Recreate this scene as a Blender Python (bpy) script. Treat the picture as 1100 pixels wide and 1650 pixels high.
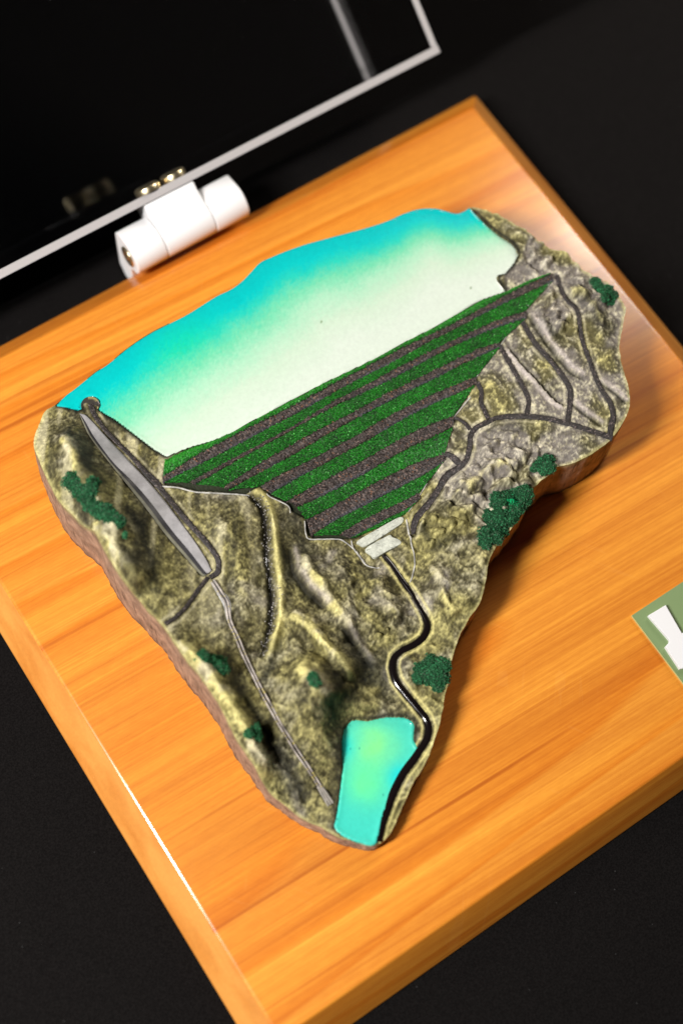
import bpy, bmesh, math
import numpy as np
from mathutils import Vector, Matrix

for o in list(bpy.data.objects):
    bpy.data.objects.remove(o)
scene = bpy.context.scene
S = 0.01                                   # scene units per millimetre
def wp(x, y, z):                           # millimetres on the wooden board (its top is z = 0) to scene space
    return ((x - 150) * S, (y - 150) * S, (z + 20) * S)

# ------------------------------------------------------------------ camera
cam = bpy.data.cameras.new('camera'); camo = bpy.data.objects.new('camera', cam)
scene.collection.objects.link(camo)
right = Vector((0.830886, -0.553702, 0.055164)); down = Vector((-0.499266, -0.785608, -0.365449)); fwd = Vector((0.245687, 0.276105, -0.929195))
M = Matrix((right, -down, -fwd)).transposed().to_4x4()
M.translation = wp(-12.990, -4.547, 552.682)
camo.matrix_world = M
cam.sensor_fit = 'VERTICAL'; cam.sensor_height = 36; cam.sensor_width = 24; cam.lens = 50
cam.clip_start = 0.05; cam.clip_end = 200
cam.dof.use_dof = True; cam.dof.focus_distance = 576 * S; cam.dof.aperture_fstop = 0.05 / (15 * S); cam.dof.aperture_blades = 9
scene.camera = camo
scene.render.resolution_x = 682; scene.render.resolution_y = 1024

# ------------------------------------------------------------------ light
world = bpy.data.worlds.new('World'); scene.world = world; world.use_nodes = True
world.node_tree.nodes['Background'].inputs[0].default_value = (0.9, 0.92, 1, 1)
world.node_tree.nodes['Background'].inputs[1].default_value = 0.012
def area(name, pos, target, size, power, col, size_y=None):
    l = bpy.data.lights.new(name, 'AREA'); l.energy = power; l.color = col
    l.shape = 'RECTANGLE'; l.size = size; l.size_y = size_y or size
    o = bpy.data.objects.new(name, l); scene.collection.objects.link(o)
    p = Vector(wp(*pos)); t = Vector(wp(*target))
    o.location = p; o.rotation_euler = (t - p).to_track_quat('-Z', 'Y').to_euler()
    return o
area('key_softbox', (-470, 165, 725), (150, 170, 10), 1.0, 1500, (1, 0.965, 0.925), 3.2)
area('fill_softbox', (610, 340, 300), (270, 190, 0), 1.5, 140, (1, 0.92, 0.82), 1.5)
area('back_softbox', (1040, 690, 1000), (260, 220, 0), 3.0, 150, (1, 0.9, 0.78), 3.4)
scene.view_settings.view_transform = 'Standard'; scene.view_settings.look = 'None'
scene.view_settings.exposure = 0; scene.view_settings.gamma = 1
scene.cycles.max_bounces = 14; scene.cycles.transparent_max_bounces = 16; scene.cycles.transmission_bounces = 14
scene.cycles.use_denoising = True; scene.cycles.caustics_reflective = False; scene.cycles.caustics_refractive = False

# ------------------------------------------------------------------ helpers
rng = np.random.default_rng(11)
D = {"ctrl":[[37.6,239.4,30.0],[33.8,213.5,32.0],[38.3,193.3,33.0],[39.4,162.4,33.0],[41.7,147.4,33.0],[43.1,123.4,28.0],[42.7,97.0,22.0],[43.3,86.1,18.0],[43.7,76.8,12.0],[45.7,70.2,8.0],[54.2,53.4,7.0],[66.9,37.9,6.0],[53.3,252.6,27.0],[49.3,251.9,28.0],[50.7,234.3,36.0],[46.7,221.1,42.0],[45.8,204.3,46.0],[46.0,186.2,46.0],[44.6,168.5,41.0],[54.9,222.2,36.0],[54.6,200.0,37.0],[54.7,179.5,35.0],[53.2,163.3,33.0],[57.6,230.8,31.0],[59.7,205.2,30.0],[63.4,178.0,28.0],[65.2,158.5,26.0],[64.8,239.5,28.0],[66.4,223.6,28.0],[69.3,207.7,28.0],[71.1,191.8,27.0],[74.2,169.8,26.0],[71.8,157.7,25.0],[70.5,226.2,28.0],[76.9,212.7,27.5],[73.3,183.1,28.0],[83.1,171.2,27.0],[81.3,156.9,27.0],[59.1,141.8,25.0],[50.9,150.7,31.0],[87.5,182.9,26.0],[99.2,178.5,23.0],[97.1,162.2,20.0],[87.3,144.9,17.0],[80.4,131.4,16.0],[69.6,120.4,16.0],[95.4,149.6,23.0],[86.5,131.3,22.0],[78.6,124.8,21.0],[108.6,160.8,21.0],[104.1,144.9,21.0],[96.3,141.3,17.0],[100.4,124.1,15.0],[102.9,105.9,13.0],[102.4,98.8,12.0],[100.7,90.1,11.0],[105.8,134.1,22.0],[111.4,124.8,21.0],[115.9,113.6,19.0],[122.3,104.9,15.0],[111.7,102.6,15.0],[76.8,99.3,31.0],[79.3,111.4,24.0],[68.9,99.9,27.0],[86.5,100.7,25.0],[82.3,89.8,22.0],[71.2,90.4,25.0],[71.0,81.1,18.0],[70.8,71.6,11.0],[69.7,109.6,22.0],[68.1,154.0,25.0],[65.0,138.7,23.0],[63.0,123.9,21.0],[61.1,105.3,18.0],[60.4,87.6,15.0],[60.9,76.1,12.0],[60.9,61.5,9.0],[49.8,125.7,28.0],[44.2,135.3,29.0],[50.2,109.7,25.0],[49.3,96.1,21.0],[47.2,83.2,15.0],[49.4,69.0,9.0],[58.5,114.2,21.0],[55.6,91.9,15.0],[55.1,73.5,10.0],[82.4,84.5,10.0],[92.4,82.2,11.0],[102.5,75.6,11.0],[104.4,64.4,10.0],[69.6,67.3,8.5],[59.1,54.5,8.0],[133.1,129.3,14.0],[132.8,115.6,13.5],[132.0,97.8,13.0],[114.2,92.8,12.5],[108.9,85.0,12.0],[109.6,70.9,11.5],[108.9,62.7,11.0],[98.4,56.7,10.0],[86.5,51.9,9.0],[69.6,39.5,7.0],[138.3,93.8,17.0],[121.3,81.8,14.0],[130.6,79.6,15.0],[110.9,60.6,12.0],[91.3,48.9,9.5],[73.6,38.3,7.0],[143.5,88.6,18.0],[159.3,98.3,23.0],[163.9,103.3,24.0],[179.7,109.6,25.0],[196.4,117.9,28.0],[209.1,120.4,30.0],[225.4,117.1,31.0],[234.8,118.0,31.0],[247.5,123.2,31.0],[254.2,130.0,31.0],[264.4,149.5,31.0],[276.4,161.1,31.0],[278.7,171.0,31.0],[275.7,184.6,31.0],[269.2,206.4,30.0],[260.7,230.8,28.0],[252.6,240.7,27.0],[241.7,149.4,32.0],[228.2,152.3,30.0],[221.1,164.1,29.0],[236.4,167.6,30.0],[250.9,174.6,32.0],[212.1,135.3,31.0],[205.4,147.1,29.0],[190.3,151.7,26.0],[181.8,143.8,25.0],[166.4,140.6,21.0],[147.7,131.4,16.0],[159.1,124.6,23.0],[153.4,129.1,21.0],[170.0,123.0,25.0],[152.1,114.2,21.0],[140.4,114.0,17.0],[150.3,103.0,21.0],[139.8,104.7,18.0],[182.1,123.5,28.0],[199.5,130.7,30.0],[75.3,204.4,27.0],[72.2,199.3,26.5],[82.3,190.5,25.5],[92.2,184.0,24.0],[105.4,179.8,22.0],[111.6,168.2,20.0],[111.6,154.2,16.0],[122.9,145.7,14.5],[128.2,143.2,14.0],[149.8,140.5,15.0],[158.6,143.4,17.5],[168.0,147.5,19.5],[176.6,156.6,22.0],[199.5,166.5,25.0],[213.2,175.7,26.5],[225.4,178.8,27.0],[242.9,186.8,27.5],[259.5,191.4,28.0],[90.7,207.5,27.0],[115.5,204.2,27.0],[151.1,203.1,27.0],[174.6,201.3,27.0],[205.5,200.2,27.0],[224.0,198.9,27.0],[240.6,197.9,27.3],[179.0,255.1,26.2],[112.5,247.4,26.2],[213.0,234.1,26.2],[76.4,256.4,26.2],[156.1,220.1,26.2],[128.1,186.3,22.5],[149.9,182.4,22.5],[171.9,178.4,22.8],[137.2,163.0,18.5],[160.3,161.0,19.3],[143.3,153.6,16.5],[191.0,179.0,24.2],[135.5,137.3,14.0],[125.7,134.1,14.0],[137.3,126.6,14.0]],
"outline":[[53.2,252.3],[49.4,251.9],[43.3,246.8],[37.6,240.0],[35.0,225.2],[33.9,213.0],[35.7,201.7],[38.3,192.5],[37.6,180.1],[38.0,167.9],[39.3,162.0],[40.1,155.3],[41.8,147.5],[41.8,135.4],[43.1,123.4],[43.7,110.5],[42.7,97.0],[43.3,86.2],[43.7,76.8],[45.8,70.1],[49.1,61.6],[54.2,53.4],[56.9,47.8],[62.0,42.1],[66.9,37.8],[73.6,38.2],[81.7,42.8],[91.3,48.9],[100.6,53.2],[111.0,60.5],[119.0,68.1],[128.7,77.6],[130.6,79.6],[136.8,84.7],[143.5,88.6],[152.5,92.2],[159.2,98.2],[163.9,103.3],[170.8,107.0],[179.7,109.6],[191.3,114.2],[195.9,118.2],[202.7,119.1],[209.2,120.4],[216.7,118.0],[223.9,117.1],[234.8,118.0],[247.5,123.2],[254.2,130.0],[258.8,139.2],[262.2,147.0],[267.0,152.8],[276.3,161.0],[279.0,165.9],[278.7,171.0],[278.4,177.6],[275.8,184.7],[273.4,195.9],[269.3,206.4],[265.4,217.5],[260.6,230.7],[256.0,237.6],[252.4,240.5],[249.0,240.4],[245.7,241.3],[242.7,244.7],[239.3,248.3],[233.1,251.7],[225.7,253.4],[217.9,254.0],[208.5,256.0],[199.9,258.2],[189.2,261.0],[180.7,263.1],[172.4,264.5],[166.0,265.2],[160.3,265.4],[154.3,263.5],[148.5,261.7],[142.4,260.9],[135.6,261.3],[120.4,260.4],[104.3,260.9],[92.2,259.8],[81.4,257.7],[74.8,257.1],[65.0,255.1],[59.5,254.1]],
"lake":[[53.9,252.3],[56.6,249.6],[60.0,245.2],[62.0,244.9],[62.9,247.6],[65.2,249.1],[67.9,248.8],[69.5,246.5],[69.1,243.8],[67.2,242.0],[68.0,239.5],[70.3,235.1],[72.6,228.1],[74.9,221.4],[77.1,214.7],[79.9,209.3],[85.9,208.7],[90.9,207.8],[100.2,205.5],[109.2,204.5],[115.7,204.5],[130.5,204.2],[151.3,203.4],[174.9,201.6],[190.5,201.4],[205.9,200.5],[217.6,200.7],[229.7,200.8],[241.1,198.4],[241.5,198.9],[241.6,204.0],[242.7,206.5],[246.3,205.5],[252.5,207.6],[256.9,210.2],[257.6,215.9],[255.6,221.7],[254.1,228.1],[253.4,233.7],[252.8,240.8],[252.9,240.9],[249.3,240.7],[246.0,241.6],[243.0,245.0],[239.6,248.6],[233.4,252.0],[225.9,253.6],[218.1,254.2],[208.6,256.1],[200.0,258.3],[189.3,261.1],[180.8,263.2],[172.5,264.6],[166.1,265.3],[160.4,265.6],[154.3,263.6],[148.5,261.8],[142.5,261.0],[135.6,261.4],[120.4,260.4],[104.3,260.9],[92.2,259.8],[81.4,257.7],[74.8,257.1],[65.0,255.2],[59.6,254.3]],
"pond":[[81.5,81.2],[84.9,82.5],[87.7,81.6],[91.0,78.9],[97.7,76.3],[103.6,72.4],[105.5,69.5],[105.4,67.5],[101.9,63.0],[101.1,58.6],[93.3,55.3],[86.9,52.4],[80.9,48.7],[73.7,43.6],[66.8,38.1],[61.5,42.6],[58.2,47.6],[57.3,51.8],[61.1,55.5],[66.1,61.2],[71.9,68.1],[77.6,77.1]],
"padpoly":[[75.3,204.4],[72.1,199.2],[77.2,195.7],[82.1,190.2],[92.1,183.9],[98.5,179.2],[105.2,179.6],[107.2,174.3],[111.4,167.9],[110.4,164.6],[114.1,159.6],[111.4,153.9],[112.7,151.1],[122.5,145.2],[127.9,142.7],[150.1,140.1],[158.6,143.4],[168.0,147.4],[174.8,149.3],[174.5,154.9],[176.7,156.5],[188.5,162.3],[199.4,166.5],[206.3,171.5],[213.1,175.6],[225.3,178.8],[233.6,183.6],[242.9,186.6],[259.6,191.2],[262.6,193.4],[252.2,197.2],[240.8,198.2],[229.4,200.5],[217.3,200.5],[205.6,200.2],[174.6,201.3],[151.1,203.2],[130.5,204.2],[115.6,204.3],[100.1,205.4],[90.8,207.5],[79.4,208.4]],
"bt":[[[73.8,202.0],[79.9,202.4],[88.8,203.5],[102.4,203.1],[115.8,202.1],[128.3,201.7],[142.0,200.9],[159.7,200.5],[175.6,199.5],[190.5,199.2],[204.4,197.6],[218.9,196.8],[234.0,196.5],[242.4,196.4],[255.2,194.9],[262.5,194.2]],[[81.8,194.9],[90.3,194.8],[98.8,195.0],[109.5,194.3],[120.0,194.4],[131.8,193.8],[141.0,194.2],[153.7,194.6],[165.7,193.0],[171.7,193.6],[186.1,192.8],[200.3,191.7],[214.4,190.4],[228.8,188.9],[237.1,187.1],[242.1,185.7]],[[92.7,186.4],[100.6,186.9],[110.3,188.0],[121.0,188.0],[134.5,188.0],[147.4,187.1],[161.1,186.0],[167.0,186.4],[181.0,185.3],[195.1,184.1],[209.0,182.7],[218.7,181.6],[223.9,179.4]],[[105.6,179.7],[114.2,180.2],[127.7,178.9],[141.7,178.4],[155.4,177.3],[161.5,178.2],[175.5,177.0],[189.3,175.6],[202.3,173.1],[207.0,171.9]],[[111.5,169.2],[121.5,169.3],[135.4,168.7],[149.1,167.6],[161.7,167.3],[175.6,166.4],[184.2,164.1],[189.1,162.9]],[[114.3,158.9],[124.3,158.6],[138.3,157.9],[152.3,157.2],[165.6,155.6],[174.5,152.8],[176.1,151.1]],[[122.7,147.3],[131.8,147.9],[145.1,146.2],[159.4,144.2]]],
"bb":[[[73.0,200.3],[79.9,200.3],[89.8,199.4],[99.9,199.1],[113.6,198.6],[124.8,198.6],[138.0,198.0],[151.1,197.5],[161.5,197.6],[173.6,196.5],[188.3,196.0],[203.1,195.8],[214.4,194.5],[225.2,194.7],[240.3,193.5],[252.9,192.0],[260.8,191.0]],[[83.2,193.4],[92.2,193.4],[103.4,193.5],[117.3,193.4],[131.1,193.0],[138.4,193.5],[151.0,192.7],[164.7,191.4],[169.7,190.6],[184.3,190.1],[198.8,189.5],[212.9,188.3],[227.0,186.4],[236.3,184.1],[240.7,182.7]],[[93.1,184.6],[105.0,185.0],[115.1,184.4],[125.6,184.4],[131.3,184.5],[145.6,184.4],[159.7,183.9],[165.0,183.4],[179.3,182.7],[193.0,181.0],[207.2,180.2],[220.8,177.9],[223.8,178.0]],[[107.5,175.3],[118.5,175.7],[132.2,174.9],[146.3,174.4],[157.5,173.9],[173.4,173.8],[187.1,172.4],[200.0,169.9],[205.5,169.7]],[[113.8,165.2],[125.3,164.3],[139.0,163.2],[153.4,163.0],[167.6,162.7],[178.7,160.2],[186.6,159.3]],[[112.7,152.7],[124.7,153.6],[134.8,152.5],[148.7,151.7],[161.9,150.1],[168.8,149.1],[175.5,149.3]],[[125.7,144.0],[135.9,143.3],[146.4,142.8],[153.2,141.3],[158.7,142.2]]],
"padtop":[[78.7,208.2],[85.6,208.0],[90.6,207.3],[100.0,205.1],[108.9,204.2],[115.4,204.0],[130.4,204.0],[151.0,203.0],[174.5,201.1],[190.2,201.0],[205.4,200.0],[217.1,200.2],[229.2,200.2],[240.6,197.9],[252.0,197.0],[260.4,195.0]],
"padbot":[[126.6,143.5],[135.6,142.0],[144.1,141.1],[150.3,140.3]],
"roads":[[[263.6,192.3,2.13],[260.7,185.0,2.11],[259.2,180.0,2.11],[259.6,174.5,2.1],[257.5,169.3,2.35],[253.2,162.1,2.34],[250.1,154.3,2.33],[246.6,143.1,2.31],[245.3,136.7,2.56],[244.7,130.8,2.81],[242.3,125.7,3.05],[238.2,122.0,3.04],[235.6,119.4,2.78]],[[238.5,184.0,2.63],[236.1,171.9,2.6],[236.0,161.7,2.58],[235.7,151.1,2.57],[234.8,145.7,2.56],[232.6,142.1,2.55],[224.8,133.7,2.54]],[[223.6,178.5,2.08],[221.6,168.3,2.33],[219.5,157.2,2.31],[217.8,150.8,2.3],[215.8,148.5,2.29],[212.9,145.5,2.29]],[[206.0,170.0,2.32],[204.9,165.4,2.32],[201.9,161.6,2.31],[200.7,157.4,2.3],[199.6,153.5,2.29]],[[236.2,118.1,2.78],[230.4,125.5,2.78],[224.7,132.7,2.79],[219.5,138.7,2.79],[213.5,144.2,2.79],[207.7,148.7,2.8],[202.1,151.9,2.8],[198.0,152.5,2.8],[192.8,153.0,2.8],[189.2,151.3,2.54],[186.2,147.6,2.53],[181.8,143.9,2.53],[177.4,143.2,3.28],[172.2,143.3,3.79],[166.6,140.7,3.28],[160.2,138.1,3.53],[153.8,136.4,3.52],[150.5,134.3,3.02],[147.7,131.0,2.01]],[[188.2,162.0,2.05],[189.7,161.5,1.54],[191.0,158.1,1.79],[190.9,153.8,2.04]],[[174.6,152.4,3.05],[178.0,150.3,2.79],[178.8,146.1,3.04],[179.0,143.4,2.53]],[[65.9,245.1,2.52],[64.9,239.1,2.5],[65.1,231.5,2.24],[66.5,223.7,2.24],[68.0,215.8,2.23],[69.2,207.6,2.72],[70.7,201.1,3.46],[71.0,197.3,2.96],[71.4,192.3,2.7],[72.0,183.7,2.69],[73.0,177.2,2.69],[74.2,169.8,2.68],[74.6,163.3,2.67],[73.8,159.8,2.67],[71.4,157.1,2.67],[67.8,156.8,2.42]],[[67.2,157.1,2.18],[61.2,154.4,2.16],[54.0,150.5,2.14],[47.9,148.4,2.13],[42.7,147.8,2.12]]],
"wall":[[[60.3,242.7],[62.0,240.0],[63.8,228.0],[66.2,213.6],[68.4,201.8],[69.4,192.1],[69.7,184.6],[70.5,173.0],[70.5,163.9],[69.9,158.7]],[[59.9,242.7],[60.0,238.5],[59.4,229.2],[59.9,215.8],[62.7,205.3],[64.0,192.9],[64.7,183.3],[66.3,170.7],[67.4,159.7],[68.3,158.4]],[[59.9,243.2],[58.8,237.5],[57.9,230.3],[58.4,217.0],[60.0,205.0],[60.9,191.1],[61.7,181.9],[63.5,169.8],[65.2,159.8],[66.4,158.1]]],
"pipe":[[68.1,155.0],[68.1,149.6],[68.0,144.7],[65.3,138.1],[64.3,131.3],[62.9,123.9],[61.9,115.1],[60.9,105.1],[60.1,95.5],[60.4,87.6],[60.9,76.0],[61.2,67.3],[61.1,61.9]],
"chan":[[133.5,131.3,2.0],[133.9,125.6,2.25],[133.8,119.1,2.49],[133.8,111.1,2.73],[133.2,105.5,2.84],[132.8,100.9,2.96],[132.0,97.6,3.08],[129.9,95.3,3.2],[126.7,93.8,3.31],[122.1,93.6,3.34],[117.6,94.3,3.36],[113.6,93.7,3.39],[110.7,90.8,3.42],[108.8,85.7,3.44],[109.1,79.0,3.45],[109.8,72.2,3.48],[110.3,67.2,3.5],[109.2,63.6,3.52],[106.1,60.2,3.54],[98.9,57.0,3.56],[91.8,54.6,3.58],[85.2,51.3,3.51],[79.0,47.1,3.44],[73.3,42.9,3.36],[68.4,38.4,3.3]],
"drains":[[[72.0,199.0,0.99],[77.0,195.5,0.99],[82.1,190.2,0.99],[89.0,185.5,0.99],[96.4,181.0,0.99],[99.8,178.5,1.0]],[[106.4,175.9,0.75],[107.0,174.0,0.75],[111.1,167.5,0.75],[110.2,164.2,0.75]],[[113.7,158.9,1.0],[111.3,154.3,1.0],[111.8,151.5,1.0],[120.5,146.8,1.0],[122.8,144.7,1.0],[124.2,140.5,1.0],[124.9,136.6,1.0],[125.1,131.9,1.0]],[[125.8,142.8,1.0],[124.5,139.6,1.0],[124.8,135.0,1.0],[124.9,131.7,1.0],[126.7,129.0,1.0],[129.0,127.4,1.0]],[[149.3,138.0,1.01],[147.0,133.0,1.01],[144.6,127.4,1.0],[141.9,121.2,1.0],[137.8,117.0,0.99],[135.5,115.3,0.99]],[[259.4,190.9,0.93],[251.3,188.9,0.93],[243.0,186.6,0.92]],[[233.4,183.6,0.79],[225.3,178.8,0.78],[218.9,177.0,0.78]],[[212.9,175.2,0.78],[206.4,171.4,0.77]],[[199.9,166.1,0.9],[193.6,164.0,0.9],[188.4,162.2,0.9]],[[174.6,149.3,0.76],[167.8,147.2,0.76],[159.0,143.1,0.76],[151.7,140.2,0.76]]],
"slabs":[[[127.5,141.1],[137.3,141.0],[146.9,140.6],[148.9,139.4],[148.2,138.4],[146.2,137.6],[137.8,137.3],[129.1,137.5],[127.4,139.5]],[[128.5,136.6],[138.4,136.4],[140.2,135.9],[140.3,134.8],[142.0,132.4],[141.4,130.6],[134.8,131.0],[129.7,131.2],[128.6,133.1]]],
"stream":[[98.9,179.0,2.24],[101.2,175.6,2.24],[101.1,172.1,2.24],[99.6,167.1,2.23],[97.3,162.5,2.23],[93.8,157.1,2.21],[90.8,151.4,2.21],[88.7,146.4,2.21],[85.9,141.0,2.21],[81.9,134.3,2.19],[77.5,128.8,2.18],[72.1,124.0,2.17],[67.7,120.5,2.17]],
"ravine":[[106.9,173.8],[106.3,165.5],[102.7,155.3],[97.7,143.5],[97.3,133.5],[100.0,123.4],[101.4,114.9],[102.5,105.4],[102.3,98.7],[102.7,93.1]],
"bush":[[[42.1,213.0,3.8],[41.7,208.1,3.04],[42.7,203.8,3.54],[47.3,206.4,2.28],[43.1,199.3,3.29],[43.7,195.9,3.04],[45.2,193.7,3.29],[46.5,189.9,2.53],[47.1,187.5,2.53],[46.8,182.5,1.27],[45.1,203.9,2.78],[41.7,201.6,2.28],[44.8,190.9,2.28]],[[275.4,180.2,2.28],[274.7,177.1,2.53],[273.9,174.0,2.78],[276.8,174.3,2.53],[277.2,171.3,2.28],[274.6,169.3,1.52],[272.1,171.2,2.02]],[[201.6,125.3,2.02],[204.8,125.1,2.53],[208.1,124.5,2.53],[206.0,121.6,2.53],[203.9,122.0,2.02]],[[180.8,120.9,3.54],[185.9,120.0,3.8],[190.5,117.7,3.54],[190.6,115.3,2.02],[178.4,116.0,4.05],[184.7,115.5,3.8],[172.7,113.8,4.3],[176.1,111.7,3.04],[168.4,111.2,3.29],[172.0,109.4,2.53],[187.6,116.6,3.54],[181.1,113.7,3.29],[176.5,115.8,3.04],[175.4,118.6,3.04],[186.8,115.0,2.78],[166.5,108.8,1.77]],[[119.0,83.2,3.29],[123.6,83.0,3.54],[126.7,80.3,3.29],[115.9,81.2,2.28],[121.1,79.4,3.54],[123.7,76.4,3.04],[120.6,74.4,2.28],[118.0,79.1,1.52],[123.5,79.5,3.29],[120.3,81.7,3.04],[121.0,76.8,2.53]],[[47.3,128.1,2.53],[49.1,126.2,2.28],[51.9,125.1,3.04],[51.4,122.1,2.78],[50.2,123.7,2.53]],[[49.3,96.1,2.78],[49.4,94.1,2.02],[47.2,95.7,1.77]],[[77.5,99.2,2.02],[77.3,97.2,2.02]]]}
for k in D:
    if k in ('ctrl', 'outline', 'lake', 'pond', 'padpoly', 'padtop', 'padbot', 'pipe', 'chan', 'stream', 'ravine'):
        D[k] = np.array(D[k], float)
    else:
        D[k] = [np.array(a, float) for a in D[k]]

def mesh_obj(name, verts, faces, mat, parent=None, col=None, smooth=True, local=True):
    v = np.asarray(verts, float)
    if local:
        v = np.stack([(v[:, 0] - 150) * S, (v[:, 1] - 150) * S, (v[:, 2] + 20) * S], 1)
    me = bpy.data.meshes.new(name)
    if isinstance(faces, np.ndarray):
        n, k = faces.shape
        me.vertices.add(len(v)); me.vertices.foreach_set('co', v.ravel())
        me.loops.add(n * k); me.loops.foreach_set('vertex_index', faces.ravel().astype(np.int32))
        me.polygons.add(n); me.polygons.foreach_set('loop_start', np.arange(n, dtype=np.int32) * k)
        me.update(calc_edges=True); me.validate()
    else:
        me.from_pydata([tuple(a) for a in v], [], faces)
    if smooth: me.polygons.foreach_set('use_smooth', [True] * len(me.polygons))
    if col is not None:
        a = me.color_attributes.new('paint', 'FLOAT_COLOR', 'POINT')
        c = np.c_[np.clip(col, 0, 1), np.ones(len(col))]
        a.data.foreach_set('color', c.ravel())
    me.materials.append(mat)
    o = bpy.data.objects.new(name, me); scene.collection.objects.link(o)
    if parent is not None:
        o.parent = parent
    return o
def tag(o, label=None, cat=None, group=None, kind=None):
    for k, v in (('label', label), ('category', cat), ('group', group), ('kind', kind)):
        if v: o[k] = v
    return o
def empty(name, label, cat, group=None):
    o = bpy.data.objects.new(name, None); scene.collection.objects.link(o); o.empty_display_size = 0.1
    return tag(o, label, cat, group)
def bm_obj(name, bm, mat, parent=None, smooth=False):
    me = bpy.data.meshes.new(name)
    bmesh.ops.recalc_face_normals(bm, faces=bm.faces)
    bm.to_mesh(me); bm.free()
    if smooth: me.polygons.foreach_set('use_smooth', [True] * len(me.polygons))
    me.materials.append(mat)
    o = bpy.data.objects.new(name, me); scene.collection.objects.link(o)
    if parent is not None: o.parent = parent
    return o
# noise -------------------------------------------------------------
_perm = np.random.default_rng(5).permutation(512)
_grad = np.stack([np.cos(np.arange(512) * 2.399963), np.sin(np.arange(512) * 2.399963)], 1)
def pn(x, y, seed=0):
    x = np.asarray(x, float) + seed * 17.31; y = np.asarray(y, float) - seed * 9.77
    xi = np.floor(x).astype(int); yi = np.floor(y).astype(int); fx = x - xi; fy = y - yi
    def g(i, j, dx, dy):
        h = _grad[_perm[(_perm[i & 511] + j) & 511]]
        return h[..., 0] * dx + h[..., 1] * dy
    u = fx ** 3 * (fx * (fx * 6 - 15) + 10); w = fy ** 3 * (fy * (fy * 6 - 15) + 10)
    a = g(xi, yi, fx, fy); b = g(xi + 1, yi, fx - 1, fy); c = g(xi, yi + 1, fx, fy - 1); d = g(xi + 1, yi + 1, fx - 1, fy - 1)
    return (a + u * (b - a) + w * ((c + u * (d - c)) - (a + u * (b - a)))) * 1.5
def fbm(x, y, scale, seed=0, octv=3):
    r = 0; a = 1; t = 0
    for k in range(octv):
        r = r + a * pn(x / scale * 2 ** k, y / scale * 2 ** k, seed + k * 3); t += a; a *= 0.5
    return r / t
def sstep(a, b, x):
    t = np.clip((x - a) / (b - a), 0, 1); return t * t * (3 - 2 * t)
def inside(poly, x, y):
    r = np.zeros(x.shape, bool); n = len(poly)
    for i in range(n):
        x0, y0 = poly[i][:2]; x1, y1 = poly[(i + 1) % n][:2]
        if y0 == y1: continue
        c = ((y0 > y) != (y1 > y)) & (x < (x1 - x0) * (y - y0) / (y1 - y0) + x0)
        r ^= c
    return r
def pdist(path, x, y, closed=False):
    """distance to a polyline, signed side (+ left), parameter 0..1"""
    best = np.full(x.shape, 1e9); side = np.zeros(x.shape); par = np.zeros(x.shape)
    n = len(path); m = n if closed else n - 1
    for i in range(m):
        a = path[i][:2]; b = path[(i + 1) % n][:2]; dx, dy = b[0] - a[0], b[1] - a[1]; l2 = dx * dx + dy * dy + 1e-12
        t = np.clip(((x - a[0]) * dx + (y - a[1]) * dy) / l2, 0, 1)
        ex = x - a[0] - t * dx; ey = y - a[1] - t * dy; d = np.hypot(ex, ey)
        k = d < best
        best = np.where(k, d, best); side = np.where(k, np.sign(dx * ey - dy * ex), side); par = np.where(k, (i + t) / m, par)
    return best, side, par
def dense(path, n, closed=False):
    """Catmull-Rom resampling to n points of even spacing"""
    p = np.asarray(path, float)
    if closed: q = np.vstack([p[-1:], p, p[:2]])
    else: q = np.vstack([2 * p[:1] - p[1:2], p, 2 * p[-1:] - p[-2:-1]])
    out = []
    for i in range(1, len(q) - 2):
        t = np.linspace(0, 1, 9)[:-1, None]
        a, b, c, d = q[i - 1], q[i], q[i + 1], q[i + 2]
        out.append(0.5 * (2 * b + (c - a) * t + (2 * a - 5 * b + 4 * c - d) * t ** 2 + (3 * b - a - 3 * c + d) * t ** 3))
    out.append(q[-2:-1]); out = np.vstack(out)
    s = np.r_[0, np.cumsum(np.hypot(*np.diff(out[:, :2], axis=0).T))]
    u = np.linspace(0, s[-1], n + 1)[:-1] if closed else np.linspace(0, s[-1], n)
    return np.stack([np.interp(u, s, out[:, k]) for k in range(out.shape[1])], 1)
def lin(path, n):
    p = np.asarray(path, float); s = np.r_[0, np.cumsum(np.hypot(*np.diff(p[:, :2], axis=0).T))]
    u = np.linspace(0, s[-1], n)
    return np.stack([np.interp(u, s, p[:, k]) for k in range(p.shape[1])], 1)
def gridfaces(nr, nc, closed=False):
    i = np.arange(nr - 1)[:, None]; j = np.arange(nc if closed else nc - 1)[None]
    j2 = (j + 1) % nc
    return np.stack([i * nc + j, i * nc + j2, (i + 1) * nc + j2, (i + 1) * nc + j], -1).reshape(-1, 4)
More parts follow.
